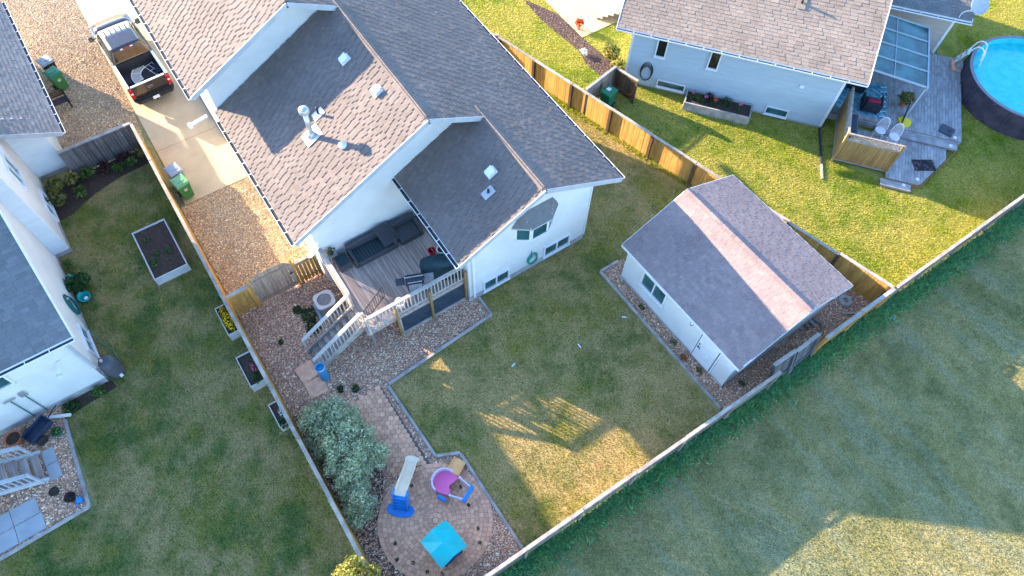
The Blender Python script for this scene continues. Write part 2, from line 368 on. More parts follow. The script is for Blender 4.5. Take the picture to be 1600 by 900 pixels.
sheet('shrub_bed', [(-11.6, -1.55), (-3.2, -1.55), (-3.2, -.6), (-6.2, -.95), (-7.0, -.2), (-8.2, .45), (-10.6, .3), (-11.6, -.3)], .010, M['mulch'])
b = MB()
for x0, x1 in ((-47, -35.2), (-35.18, -31.1), (-31.08, -26.72), (-26.70, -23.12)): b.box(x0, -1.32, -.1, x1, 1.62, .03)
tag(b.obj('driveway', M['concrete']), kind='structure')
b = MB().box(-30, 19.95, -.1, -22.3, 24, .03); tag(b.obj('front_walk', M['concrete']), kind='structure')

# ------------------------------------------------------------------ roofs of separate shingles
SH = MB().add([(0,0,0),(1,0,0),(1,1,0),(0,1,0),(0,0,1),(1,0,1),(1,1,.15),(0,1,.15)], [(4,5,6,7),(0,1,5,4),(1,2,6,5),(3,0,4,7)])
SHM = {}
def sh_mesh(m):
    if m not in SHM: SHM[m] = SH.mesh('shingle', M[m])
    return SHM[m]
def spans(poly, b):
    xs = []
    for i in range(len(poly)):
        (a0, b0), (a1, b1) = poly[i], poly[(i+1) % len(poly)]
        if (b0 <= b) != (b1 <= b): xs.append(a0+(b-b0)*(a1-a0)/(b1-b0))
    xs.sort(); return list(zip(xs[::2], xs[1::2]))
def shingles(out, O, e, s, poly, tabw=.15, exp=.155, jit=.08, thick=(.010, .036), gap=.005):
    """out gets (4x4) unit-tab placements; poly in (along eave, up slope) coordinates"""
    O, e, s = Vector(O), Vector(e).normalized(), Vector(s).normalized(); n = e.cross(s)
    if n.z < 0: n = -n
    bmax = max(p[1] for p in poly); k = 0; b = 0.0
    while b < bmax-.02:
        for (a0, a1) in spans(poly, min(b+exp*.5, bmax-.01)):
            a = a0-((k*.47) % 2)*tabw; ti = 0
            while a < a1:
                w = tabw*(1+random.uniform(-jit, jit)); l, r_ = max(a, a0), min(a+w-gap, a1)
                if r_-l > .04:
                    L = min(exp*1.3, bmax-b); t = thick[0]*random.uniform(.8, 1.3) if (ti % 2 if random.random() < .94 else random.random() < .5) else thick[1]*random.uniform(.8, 1.12)
                    p = O+e*l+s*b; W = Matrix.Identity(4)
                    for i in range(3): W[i][0] = e[i]*(r_-l); W[i][1] = s[i]*L; W[i][2] = n[i]*t; W[i][3] = p[i]
                    out.append(W)
                a += w; ti += 1
        b += exp; k += 1
CAM = Vector((0, 0, 25.5)); CF = Vector((-.40039, .28845, -.86976)); CR = Vector((.55464, .83184, .02055)); CU = Vector((-.72943, .47418, .49304))
def in_view(p, pad=1.03):
    d = Vector(p)-CAM; z = d.dot(CF)
    return z > 0 and abs(d.dot(CR)/z) < 800/1096.2*pad and abs(d.dot(CU)/z) < 450/1096.2*pad
def lay_shingles(parent, Ws, m, vis=None, keep=300):
    Ws = sorted(Ws, key=lambda W: ((W.translation-CAM).length + (0 if in_view(W.translation) else 500)))
    for W in Ws[:keep]: inst('shingle', sh_mesh(m), parent, W)
    rest = Ws[keep:]
    if rest:
        base = np.array([(*v, 1.0) for v in SH.v]); A = np.array([np.array(W) for W in rest])
        V = np.einsum('nij,kj->nki', A, base)[:, :, :3].reshape(-1, 3)
        F = (np.array(SH.f)[None]+(np.arange(len(rest))*8)[:, None, None]).reshape(-1, 4)
        tag(link(bpy.data.objects.new('shingle_field', np_mesh('shingle_field', V, F, M[m])), parent, I4), kind='stuff')
def ridge_caps(parent, p0, p1, drop_l, drop_r, m, w=.16, L=.2):
    """bent cap tiles along a ridge; drop_* : unit vectors down each slope"""
    p0, p1 = Vector(p0), Vector(p1); d = (p1-p0); n = int(d.length/L); d.normalize(); dl, dr = Vector(drop_l).normalized(), Vector(drop_r).normalized()
    me = None
    for i in range(n):
        q = p0+d*(i*L)
        if me is None:
            b = MB(); h0, h1 = Vector((0, 0, .045)), Vector((0, 0, .022)); e = d*(L*1.25)
            b.add([dl*w+h0, h0*1.15, dr*w+h0, dl*w+h1+e, h1+e, dr*w+h1+e, dl*w, Vector((0,0,0)), dr*w], [(0,1,4,3),(1,2,5,4),(6,7,1,0),(7,8,2,1)])
            me = b.mesh('ridge_cap', M[m])
        inst('ridge_cap', me, parent, Matrix.Translation(q))
def gutter(parent, p0, p1, out, m=None, clips=.6):
    """open trough along an eave, out = horizontal unit vector away from the house"""
    p0, p1, out = Vector(p0), Vector(p1), Vector(out); up = Vector((0, 0, 1)); d = (p1-p0).normalized()
    b = MB(); c0, c1 = p0+out*.065, p1+out*.065
    b.beam(c0+out*.075-up*.035, c1+out*.075-up*.035, .014, .06); b.beam(c0+out*.01-up*.06, c1+out*.01-up*.06, .13, .014)
    b.beam(p0+out*.004-up*.01, p1+out*.004-up*.01, .008, .10)
    for p in (c0, c1): b.beam(p+out*.01-d*.006-up*.035, p+out*.01+d*.006-up*.035, .14, .06)
    g = b.obj('gutter', m or M['metal_white'], parent, I4)
    MB().beam(c0+out*.008-up*.048, c1+out*.008-up*.048, .115, .006).obj('trough', M['gutter_dark'], g, I4)
    n = int((p1-p0).length/clips); cm = None
    for i in range(1, n):
        q = c0+(c1-c0)*(i/n)
        if cm is None: cm = MB().beam(-out*.06, out*.06, .03, .012).mesh('gutter_clip', m or M['metal_white'])
        inst('gutter_clip', cm, g, Matrix.Translation(q+out*.012+up*.0))
def window(parent, O, right, out, w, h, panes=2, frame=.06, fm='trim', gm='glass', name='window', dep=.075, hbar=False):
    """O: lower left corner seen from outside, on the wall face"""
    O, r, o_ = Vector(O), Vector(right).normalized(), Vector(out).normalized(); u = Vector((0, 0, 1))
    Wm = Matrix.Identity(4)
    for i in range(3): Wm[i][0] = r[i]; Wm[i][1] = o_[i]; Wm[i][2] = u[i]; Wm[i][3] = O[i]
    b = MB(); f = frame
    b.box(0, .0, 0, w, dep, f).box(0, .0, h-f, w, dep, h).box(0, .0, f, f, dep, h-f).box(w-f, .0, f, w, dep, h-f)
    b.box(-.03, .0, -.035, w+.03, dep+.03, 0)
    for k in range(1, panes): b.box(w*k/panes-f*.4, .0, f, w*k/panes+f*.4, dep*.9, h-f)
    if hbar: b.box(f, .0, h*.5-.02, w-f, dep*.9, h*.5+.02)
    wo_ = b.obj(name, M[fm], parent, Wm)
    for k in range(panes):
        x0 = f if k == 0 else w*k/panes+f*.4; x1 = w-f if k == panes-1 else w*(k+1)/panes-f*.4
        MB().box(x0, -.01, f, x1, .012, h-f).obj('pane', M[gm], wo_, Wm)
    return wo_
def siding(parent, O, right, out, w, h, m, lap=.13, top=None):
    """lapped boards on a wall face; top(x) gives the wall height at x (gables)"""
    O, r, o_ = Vector(O), Vector(right).normalized(), Vector(out).normalized(); u = Vector((0, 0, 1)); n = int(math.ceil(h/lap))
    full = None
    for k in range(n):
        z0, z1 = k*lap, min(h, (k+1)*lap+.008)
        x0, x1 = 0.0, w
        if top:
            xs = [w*i/200 for i in range(201) if top(w*i/200) >= z1-.004]
            if not xs: break
            x0, x1 = xs[0], xs[-1]
            if x1-x0 < .05: break
        b = MB(); v = []
        for x in (x0, x1):
            for (zz, oo) in ((z0, .0), (z0, .036), (z1, .008), (z1, .0)): v.append(r*(x)+u*zz+o_*oo)
        if full is None or top or k == n-1:
            b.add(v, [(0,1,2,3),(7,6,5,4),(4,5,1,0),(5,6,2,1),(6,7,3,2),(7,4,0,3)]); me = b.mesh('siding_board', M[m])
            if not top: full = me
            inst('siding_board', me, parent, Matrix.Translation(O))
            zb = z0
        else: inst('siding_board', full, parent, Matrix.Translation(O+u*z0-u*0))
def volume(parent, poly, z0, tops, m, name='wall'):
    """walls over a plan polygon, one closed mesh; tops: height at each corner"""
    n = len(poly); a = sum(poly[i][0]*poly[(i+1)%n][1]-poly[(i+1)%n][0]*poly[i][1] for i in range(n))
    if a < 0: poly, tops = poly[::-1], tops[::-1]
    v = [(p[0], p[1], z0) for p in poly]+[(p[0], p[1], t) for p, t in zip(poly, tops)]
    return MB().add(v, [(i, (i+1) % n, n+(i+1) % n, n+i) for i in range(n)]+[tuple(range(n, 2*n))]).obj(name, M[m], parent, I4)

# ------------------------------------------------------------------ main house
SL = .509; CS = 1/math.hypot(1, SL); SN = SL*CS
XR, XM, XF = -11.426, -15.385, -22.173
Y1, Y2, Y3, YE, ZE = 9.509, 7.283, 5.405, 13.184, 4.418
zr = lambda y: ZE+SL*(YE-y)
house = thing('bungalow_house', 'large pale stucco house with stepped grey shingle gables and a rear deck', 'house', (-17, 7.4, 0))
house_W = I4
XFF = -30.6
Z1, Z2, Z3 = zr(Y1), zr(Y2), zr(Y3); W1, W2, W3 = 3.583, 5.766, 4.438
planes = []   # (polygon in x,y) with height function, listed for the roof boards
def roof_board(parent, xy, zf, name='roof', th=.16, m='trim_grey', lift=0.0):
    P = [(x, y, zf(x, y)-.012+lift) for x, y in xy]
    n = len(P); a = sum(P[i][0]*P[(i+1)%n][1]-P[(i+1)%n][0]*P[i][1] for i in range(n))
    if a < 0: P = P[::-1]
    return MB().slab(P, th).obj(name, M[m], parent, I4)
XRF = -25.2
right_xy = [(XR, YE), (XR, Y1), (XM, Y1), (XM, Y2), (XF, Y2), (XF, Y3), (XRF, Y3), (XRF, YE)]
for xy in ([(XR, YE), (XR, Y1), (XM, Y1), (XM, YE)], [(XM+.001, YE), (XM+.001, Y2), (XF, Y2), (XF, YE)], [(XF-.001, YE), (XF-.001, Y3), (XRF, Y3), (XRF, YE)]):
    roof_board(house, xy, lambda x, y: zr(y))
roof_board(house, [(XRF, Y3), (XRF, 7.6), (XFF, 7.6), (XFF, Y3)], lambda x, y: zr(y))
yl1, yl2, yl3 = Y1-W1, Y2-W2, Y3-W3; zl1, zl2, zl3 = Z1-SL*W1, Z2-SL*W2, Z3-SL*W3
roof_board(house, [(XR, yl1), (XR, Y1), (-16.5, Y1), (-16.5, yl1)], lambda x, y: zl1+SL*(y-yl1))
roof_board(house, [(XM, yl2), (XM, Y2), (-22.95, Y2), (-22.95, yl2)], lambda x, y: zl2+SL*(y-yl2))
roof_board(house, [(XF, yl3), (XF, Y3), (XFF, Y3), (XFF, yl3)], lambda x, y: zl3+SL*(y-yl3))
Ws = []; S_R = (0, -CS, SN); S_L = (0, CS, SN); f_ = 1/CS
shingles(Ws, (XRF, YE, ZE), (1, 0, 0), S_R, [(0, 0), (XR-XRF, 0), (XR-XRF, (YE-Y1)*f_), (XM-XRF, (YE-Y1)*f_), (XM-XRF, (YE-Y2)*f_), (XF-XRF, (YE-Y2)*f_), (XF-XRF, (YE-Y3)*f_), (0, (YE-Y3)*f_)], .20, .155, .06, (.010, .022), .012)
shingles(Ws, (-16.3, yl1, zl1), (1, 0, 0), S_L, [(0, 0), (XR+16.3, 0), (XR+16.3, W1*f_), (0, W1*f_)])
shingles(Ws, (-22.8, yl2, zl2), (1, 0, 0), S_L, [(0, 0), (XM+22.8, 0), (XM+22.8, W2*f_), (0, W2*f_)])
shingles(Ws, (-29.6, yl3, zl3), (1, 0, 0), S_L, [(0, 0), (XF+29.6, 0), (XF+29.6, W3*f_), (0, W3*f_)])
lay_shingles(house, Ws, 'sh_main')
for (x0, x1, y, z) in ((XR, XM-.6, Y1, Z1), (XM, XF-.6, Y2, Z2), (XF, -26.5, Y3, Z3)):
    ridge_caps(house, (x1, y, z+.01), (x0-.05, y, z+.01), (0, -CS, -SN), (0, CS, -SN), 'sh_main')
# walls
XW, YW = -12.17, 12.44
volume(house, [(XW, 6.67), (XW, YW), (-23.2, YW), (-23.2, 6.67)], 0, [zl1+SL*(6.67-yl1)-.2, zr(YW)-.2, zr(YW)-.2, zl1+SL*(6.67-yl1)-.2], 'stucco')
G = []   # gable infills (plan line, ridge)
def gable(xw, ya, yb, yr, za, zb, zrdg, parent=house, m='stucco'):
    MB().slab([(xw, ya, za), (xw, yb, zb), (xw, yr, zrdg)], .14).obj('gable_wall', M[m], parent, I4)
gable(XW-.004, 6.67, YW, Y1, zl1+SL*(6.67-yl1)-.202, zr(YW)-.202, Z1-.2)
XWM = -16.12; YWM = 2.26
zt2 = zl2+SL*(YWM-yl2)-.2
volume(house, [(XWM, YWM), (XWM, 10.2), (-22.9, 10.2), (-22.9, YWM)], 0, [zt2, zt2, zt2, zt2], 'stucco')
MB().slab([(XWM-.004, YWM, zt2-.01), (XWM-.004, 10.2, zt2-.01), (XWM-.004, 10.2, zr(10.2)-.2), (XWM-.004, Y2, Z2-.2)], .14).obj('gable_wall', M['stucco'], house, I4)
XWF = -22.85; YWF = 1.64
zt3 = zl3+SL*(YWF-yl3)-.2
volume(house, [(XWF, YWF), (XWF, 8.6), (-30.0, 8.6), (-30.0, YWF)], 0, [zt3, zt3, zt3, zt3], 'stucco')
MB().slab([(XWF-.004, YWF, zt3-.01), (XWF-.004, 8.6, zt3-.01), (XWF-.004, 8.6, zr(8.6)-.2), (XWF-.004, Y3, Z3-.2)], .14).obj('gable_wall', M['stucco'], house, I4)
MB().box(XW, 6.6, -.02, XW+.035, YW+.03, .30).box(-23.0, YW, -.02, XW+.035, YW+.035, .30).obj('foundation', M['foundation'], house, I4)
MB().box(XW, YW-.02, .3, XW+.03, YW+.03, 4.2).obj('corner_trim', M['trim'], house, I4)
# fascia boards along the rakes
def rake(p0, p1, parent=house, m='trim_grey', h=.20, lift=-.085, w=.035):
    p0, p1 = Vector(p0), Vector(p1); MB().beam(p0+Vector((0, 0, lift)), p1+Vector((0, 0, lift)), w, h).obj('fascia', M[m], parent, I4)
for (x, y, z, yl, zl, ye) in ((XR, Y1, Z1, yl1, zl1, YE), (XM, Y2, Z2, yl2, zl2, Y1-.05), (XF, Y3, Z3, yl3, zl3, Y2-.05)):
    rake((x+.02, yl, zl), (x+.02, y, z)); rake((x+.02, y, z), (x+.02, ye, zr(ye)))
gutter(house, (XRF, YE, ZE-.04), (XR, YE, ZE-.04), (0, 1, 0))
gutter(house, (-16.2, yl1, zl1-.04), (XR, yl1, zl1-.04), (0, -1, 0))
gutter(house, (-22.3, yl2, zl2-.04), (XM, yl2, zl2-.04), (0, -1, 0))
gutter(house, (XFF, yl3, zl3-.04), (XF, yl3, zl3-.04), (0, -1, 0))
# downspouts
MB().beam((XW+.06, 6.86, .25), (XW+.06, 6.86, 3.75), .08, .09, (1, 0, 0)).beam((XW+.06, 6.86, 3.75), (XW+.06, 6.05, 4.25), .08, .08).obj('downspout', M['trim'], house, I4)
MB().beam((-23.35, 1.50, 4.55), (-23.35, 1.50, 5.85), .10, .10, (1, 0, 0)).beam((-23.3, 1.1, 5.95), (-23.35, 1.5, 5.82), .1, .1).obj('downspout', M['trim'], house, I4)
MB().beam((-22.75, 1.2, 4.50), (-22.75, .52, 4.38), .10, .09).cbox((-22.75, .46, 4.36), .24, .14, .12).obj('downspout', M['trim'], house, I4)
# windows on the rear wall
window(house, (XW, 10.30, .26), (0, 1, 0), (1, 0, 0), 1.36, .76, 2)
window(house, (XW, 7.31, .18), (0, 1, 0), (1, 0, 0), 1.26, .78, 2)
# bay window
bay = MB().add([(XW, 8.8, 2.72), (-11.82, 9.33, 2.72), (-11.82, 10.12, 2.72), (XW, 10.6, 2.72), (XW, 8.8, 3.72), (-11.82, 9.33, 3.72), (-11.82, 10.12, 3.72), (XW, 10.6, 3.72)],
               [(0, 1, 5, 4), (1, 2, 6, 5), (2, 3, 7, 6), (3, 2, 1, 0), (4, 5, 6, 7)]).obj('bay_window', M['trim'], house, I4)
def bay_pane(p, q, z0, z1):
    p, q = Vector((*p, 0)), Vector((*q, 0)); d = (q-p).normalized(); n = d.cross(Vector((0, 0, 1))); a, c = p+d*.08+n*.008, q-d*.08+n*.008
    MB().slab([(a.x, a.y, z0), (c.x, c.y, z0), (c.x, c.y, z1), (a.x, a.y, z1)], .006).obj('pane', M['glass'], bay, I4)
    for (s0, s1, t0, t1) in ((p, q, z0-.06, z0), (p, q, z1, z1+.05)): MB().beam((s0.x+n.x*.012, s0.y+n.y*.012, (t0+t1)/2), (s1.x+n.x*.012, s1.y+n.y*.012, (t0+t1)/2), .05, t1-t0).obj('frame_rail', M['trim'], bay, I4)
for p, q in (((XW, 8.8), (-11.82, 9.33)), ((-11.82, 9.33), (-11.82, 10.12)), ((-11.82, 10.12), (XW, 10.6))): bay_pane(p, q, 2.84, 3.62)
bo = [(XW, 8.62), (-11.70, 9.26), (-11.70, 10.19), (XW, 10.80)]; bt = [(XW, 9.15), (XW, 9.4), (XW, 10.1), (XW, 10.35)]; zb, zt = 3.72, 4.36
br = MB().add([(*p, zb) for p in bo]+[(XW, 9.0, zt), (XW, 10.45, zt)]+[(*p, zb-.09) for p in bo], [(0, 1, 4), (1, 2, 5, 4), (2, 3, 5), (6, 7, 1, 0), (7, 8, 2, 1), (8, 9, 3, 2), (9, 8, 7, 6)]).obj('bay_roof', M['trim_grey'], house, I4)
T = []
for tri in (((XW, 8.62, zb), (-11.70, 9.26, zb), (XW, 9.0, zt), None), ((-11.70, 9.26, zb), (-11.70, 10.19, zb), (XW, 10.45, zt), (XW, 9.0, zt)), ((-11.70, 10.19, zb), (XW, 10.80, zb), (XW, 10.45, zt), None)):
    o, e1, up_ = Vector(tri[0]), Vector(tri[1]), Vector(tri[2]); e = (e1-o).normalized(); nn = e.cross(up_-o).normalized(); s = nn.cross(e)
    loc = lambda p: ((Vector(p)-o).dot(e), (Vector(p)-o).dot(s))
    shingles(T, o+nn*.004, e, s, [loc(p) for p in tri if p is not None], .22, .13, .2, (.006, .012))
for W in T: inst('shingle', sh_mesh('sh_left'), br, W)
# things fixed on the roof
def on_left(x, y, zl, yl): return zl+SL*(y-yl)
def roof_vent(x, y, zf, tilt, mname='metal_white'):
    Wm = mx((x, y, zf+.02), 0, tilt) @ Matrix.Scale(.8, 4)
    v = MB().box(-.22, -.26, 0, .22, .26, .025).obj('roof_vent', M[mname], house, Wm)
    MB().add([(-.16, -.17, .03), (.16, -.17, .03), (.16, .17, .03), (-.16, .17, .03), (-.20, -.22, .16), (.20, -.22, .16), (.20, .20, .20), (-.20, .20, .20)],
             [(4, 5, 6, 7), (0, 1, 5, 4), (1, 2, 6, 5), (2, 3, 7, 6), (3, 0, 4, 7), (3, 2, 1, 0)]).obj('vent_hood', M[mname], v, Wm, bevel=.015)
TL = math.atan(SL)
roof_vent(-19.98, 6.35, on_left(0, 6.35, zl2, yl2), TL); roof_vent(-17.83, 6.55, on_left(0, 6.55, zl2, yl2), TL); roof_vent(-13.4, 8.53, on_left(0, 8.53, zl1, yl1), TL)
cz = on_left(0, 3.97, zl2, yl2)
ch = MB().cyl((-18.42, 3.97, cz-.1), (-18.42, 3.97, cz+1.20), .095, n=16).obj('chimney_pipe', M['metal'], house, I4, smooth=True)
MB().lathe([(.17, 1.18), (.19, 1.22), (.19, 1.36), (.165, 1.40), (.03, 1.46)], 18, (-18.42, 3.97, cz)).obj('chimney_cap', M['metal'], ch, I4, smooth=True)
MB().box(-.30, -.36, 0, .30, .36, .02).obj('flashing', M['metal'], ch, mx((-18.42, 3.97, cz+.03), 0, TL))
MB().lathe([(.20, 0), (.12, .16), (.11, .2)], 16, (-18.42, 3.97, cz)).obj('collar', M['metal'], ch, I4, smooth=True)
def plumbing(x, y, zl, yl, h, pm='black', fm='metal_white'):
    z = on_left(0, y, zl, yl); p = MB().cyl((x, y, z-.05), (x, y, z+h), .045, n=10).obj('vent_pipe', M[pm], house, I4, smooth=True)
    MB().box(-.17, -.24, 0, .17, .24, .02).obj('flashing', M[fm], p, mx((x, y, z+.03), 0, TL))
plumbing(-18.95, 4.55, zl2, yl2, .38); plumbing(-12.85, 8.05, zl1, yl1, .22, 'black', 'trim_grey')
z_ = on_left(0, 4.6, zl2, yl2); MB().ball((-17.1, 4.62, z_+.06), .17, .17, .13).obj('roof_cap', M['metal_white'], house, I4, smooth=True)
plumbing(-26.2, 3.3, zl3, yl3, .40, 'black', 'metal_white')

# ------------------------------------------------------------------ shed
AS = R(1.9)
shed = thing('garden_shed', 'pale blue-white shed with mauve shingle gable roof in the back corner', 'shed', (-9.69, 12.63, 0), AS)
SW = WM[shed.name]; sw = lambda x, y, z: SW @ Vector((x, y, z))
LS, DS = 6.07, 5.5; SSL = .42; he = 2.50
sh_ridge_y = DS/2; oh = .28; zre = he+SSL*(DS/2+oh)
MB().box(0, 0, .02, LS, DS, he+.02).obj('wall', M['stucco'], shed)
for x, sgn in ((.004, -1), (LS-.004, 1)):
    P = [(x, 0, he), (x, DS, he), (x, DS/2, zre-.15)]
    MB().slab(P if sgn > 0 else P[::-1], .12).obj('gable_wall', M['stucco'], shed)
MB().box(-.02, -.02, -.05, LS+.02, DS+.02, .12).obj('foundation', M['foundation'], shed)
rx0, rx1 = -.18, LS+.24
for sgn in (-1, 1):
    y0 = DS/2+sgn*(DS/2+oh)
    P = [(rx0, y0, he-.01), (rx1, y0, he-.01), (rx1, DS/2, zre-.01), (rx0, DS/2, zre-.01)]
    MB().slab(P if sgn < 0 else P[::-1], .11).obj('roof', M['trim'], shed)
    Wsd = []; c_ = 1/math.hypot(1, SSL)
    s_ = Vector((0, -sgn*c_, SSL*c_)); Lsl = (DS/2+oh)/c_
    Rm = SW.to_3x3()
    shingles(Wsd, sw(rx0, y0, he), Rm @ Vector((1, 0, 0)), Rm @ s_, [(0, 0), (rx1-rx0, 0), (rx1-rx0, Lsl), (0, Lsl)], .22, .145, .30, (.003, .008), .006)
    lay_shingles(shed, Wsd, 'sh_shed', keep=150)
    MB().beam((rx0, y0+sgn*.012, he-.07), (rx1, y0+sgn*.012, he-.07), .02, .13).obj('fascia', M['trim'], shed)
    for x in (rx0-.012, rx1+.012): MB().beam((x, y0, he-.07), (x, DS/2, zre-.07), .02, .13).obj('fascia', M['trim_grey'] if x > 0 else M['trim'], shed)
Rm = SW.to_3x3(); c_ = 1/math.hypot(1, SSL)
ridge_caps(shed, sw(rx0, DS/2, zre+.015), sw(rx1, DS/2, zre+.015), Rm @ Vector((0, -c_, -SSL*c_)), Rm @ Vector((0, c_, -SSL*c_)), 'sh_shed', .15, .17)
Rx, Ro = Rm @ Vector((1, 0, 0)), Rm @ Vector((0, -1, 0))
window(shed, sw(1.03, 0, .97), Rx, Ro, 1.36, .98, 2)
MB().box(4.36, -.018, .08, 5.34, -.0, 2.16).obj('door_gap', M['gutter_dark'], shed)
dr = MB().box(4.395, -.045, .10, 5.305, 0, 2.125).obj('door', M['metal_white'], shed)
fr = MB().box(4.29, -.03, .08, 4.355, .0, 2.23).box(5.345, -.03, .08, 5.41, .0, 2.23).box(4.29, -.03, 2.165, 5.41, 0, 2.23).obj('frame', M['trim'], dr)
MB().cyl((4.48, -.045, 1.02), (4.48, -.11, 1.02), .03, n=10).beam((4.48, -.10, 1.02), (4.60, -.10, 1.02), .025, .025).obj('handle', M['black'], dr)
MB().cyl((4.48, -.045, 1.22), (4.48, -.08, 1.22), .03, n=10).obj('lock', M['black'], dr)
lt = MB().box(3.78, -.05, 1.95, 3.90, 0, 2.10).obj('wall_light', M['black'], shed)
MB().lathe([(.02, .16), (.07, .12), (.075, 0), (.05, -.02)], 10, (3.84, -.13, 1.92)).obj('lamp_shade', M['metal'], lt, smooth=True)

# ------------------------------------------------------------------ house on the left
lh = thing('neighbour_house', 'white stucco and pale siding house cut by the left edge of the picture', 'house', (-24, -9, 0))
zg = 2.80; ygl = -4.13; yg = -4.90; XG = -27.95
# garage part
volume(lh, [(XG, yg), (XG, -13.0), (-36.2, -13.0), (-36.2, yg)], 0, [zg+.12]*4, 'stucco')
gl = lambda y: zg+SL*(ygl-y)
yrg = -8.9
MB().slab([(XG+.012, yg, zg), (XG+.012, yrg, gl(yrg)-.16), (XG+.012, -13.0, zg)][::-1], .1).obj('gable_wall', M['stucco'], lh, I4)
siding(lh, (XG+.014, -13.0, .22), (0, 1, 0), (1, 0, 0), 13.0+yg, 4.6, 'siding_light', .15, lambda x: min(zg-.12+SL*(8.1-x+.72), 4.8) if x > 4 else 4.8)
MB().box(XG+.0, -6.3, -.02, XG+.035, yg+.02, .22).obj('foundation', M['foundation'], lh, I4)
XGR = -26.95
roof_board(lh, [(XGR, ygl), (XGR, yrg), (-36.6, yrg), (-36.6, ygl)], lambda x, y: gl(y))
roof_board(lh, [(XGR, yrg), (XGR, -13.7), (-36.6, -13.7), (-36.6, yrg)], lambda x, y: gl(yrg)-SL*(yrg-y))
rake((XGR+.02, ygl, zg), (XGR+.02, yrg, gl(yrg)), lh)
Wl = []
shingles(Wl, (-36.6, ygl, zg), (1, 0, 0), (0, -CS, SN), [(0, 0), (36.6+XGR, 0), (36.6+XGR, 3.2), (0, 3.2)], .30, .16, .15, (.008, .014))
lay_shingles(lh, Wl, 'sh_upper', keep=150)
gutter(lh, (-36.6, ygl, zg-.04), (XGR, ygl, zg-.04), (0, 1, 0))
# tall part
YT, XT = -6.22, -23.42; zT = 6.15
volume(lh, [(XT, YT), (XT, -14.0), (-28.3, -14.0), (-28.3, YT)], 0, [zT+.1]*4, 'stucco')
siding(lh, (XT+.006, -14.0, .25), (0, 1, 0), (1, 0, 0), 14.0+YT, zT-.2, 'siding_light', .15)
roof_board(lh, [(-22.9, -5.75), (-22.9, -10.0), (-28.3, -10.0), (-28.3, -5.75)], lambda x, y: zT+SL*(-5.75-y))
roof_board(lh, [(-22.9, -10.0), (-22.9, -14.5), (-28.3, -14.5), (-28.3, -10.0)], lambda x, y: zT+SL*4.25-SL*(-10-y))
MB().box(XT, -6.9, -.02, XT+.035, YT+.01, .25).box(-28, YT, -.02, XT+.035, YT+.03, .25).obj('foundation', M['foundation'], lh, I4)
MB().box(XT-.1, YT, .25, XT+.02, YT+.025, zT).obj('corner_trim', M['trim'], lh, I4)
window(lh, (-25.0, YT, .28), (-1, 0, 0), (0, 1, 0), 1.45, .74, 2)
window(lh, (-24.75, YT, 2.75), (-1, 0, 0), (0, 1, 0), 1.25, 1.15, 2)
# rear part, roof falling to the back; unseen far end lengthened to cast shade
YL, XL = -6.80, -16.81; zL = 3.88; XLE = -16.45; yre = -6.28
zl_ = lambda x: zL+.506*(XLE-x)
XRG = -23.0
volume(lh, [(XL, YL), (XL, -19.0), (XT, -19.0), (XT, YL)], 0, [zl_(XL)-.2, zl_(XL)-.2, zl_(XT)-.2, zl_(XT)-.2], 'stucco')
MB().box(XL, -19, -.02, XL+.03, YL+.03, .28).box(XT+.036, YL, -.02, XL+.03, YL+.03, .22).obj('foundation', M['foundation'], lh, I4)
roof_board(lh, [(XLE, yre), (XRG, yre), (XRG, -19.6), (XLE, -19.6)], lambda x, y: zl_(x))
cl = 1/math.hypot(1, .506); Wl = []
shingles(Wl, (XLE, -12.5, zL), (0, 1, 0), (-cl, 0, .506*cl), [(0, 0), (12.5+yre, 0), (12.5+yre, 5.2), (0, 5.2)], .31, .155, .3, (.006, .013), .005)
lay_shingles(lh, Wl, 'sh_left', keep=150)
rake((XLE, yre+.02, zL), (XRG, yre+.02, zl_(XRG)), lh, 'trim')
gutter(lh, (XLE, -19, zL-.04), (XLE, yre, zL-.04), (1, 0, 0), clips=.75)
window(lh, (-17.75, YL, .30), (-1, 0, 0), (0, 1, 0), 1.35, .72, 2)
window(lh, (XL, -9.9, 2.55), (0, 1, 0), (1, 0, 0), 1.1, .75, 2)
MB().beam((-16.72, -6.70, 3.55), (-16.72, -6.70, 1.25), .09, .09, (1, 0, 0)).beam((-16.5, -6.62, 3.75), (-16.72, -6.70, 3.52), .08, .08).obj('downspout', M['trim_grey'], lh, I4)
gh = MB().cyl((XL, -7.35, 2.55), (XL+.10, -7.35, 2.55), .05, n=10).beam((XL+.08, -7.35, 2.55), (XL+.38, -7.55, 2.30), .03, .03).cbox((XL+.40, -7.56, 2.27), .12, .16, .1).obj('security_light', M['metal_white'], lh, I4)

# ------------------------------------------------------------------ house on the right (own axes u, v)
rh = thing('sided_house', 'grey-blue sided house with tan shingle roof beyond the cedar fence', 'house', (ORX, ORY, 0), AZR)
def rbox(name, m, *bx, parent=None, **kw):
    b = MB()
    for q in bx: b.box(*q)
    return b.obj(name, M[m], parent or rh, RWM, **kw)
LR = 9.8; zR = 3.50; vE = -.45; u0, u1 = -10.55, .77
rv = 4.6; zrf = lambda v: zR+SL*(v-vE)
RX, RO = RWM.to_3x3() @ Vector((1, 0, 0)), RWM.to_3x3() @ Vector((0, -1, 0)); RU = RWM.to_3x3() @ Vector((0, 1, 0))
MB().box(-LR, 0, 0, 0, 9.2, 3.6).obj('wall', M['siding_grey'], rh)
for u_, flip in ((-.01, False), (-LR+.01, True)):
    P = [(u_, 0, 3.58), (u_, 9.2, 3.58), (u_, rv, zrf(rv)-.18)]; MB().slab(P[::-1] if flip else P, .12).obj('gable_wall', M['siding_grey'], rh)
siding(rh, RW(-LR, -.002, .12), RX, RO, LR, 3.42, 'siding_grey', .125)
siding(rh, RW(.002, 0, .12), RU, RX, 6.7, 3.42, 'siding_grey', .125)
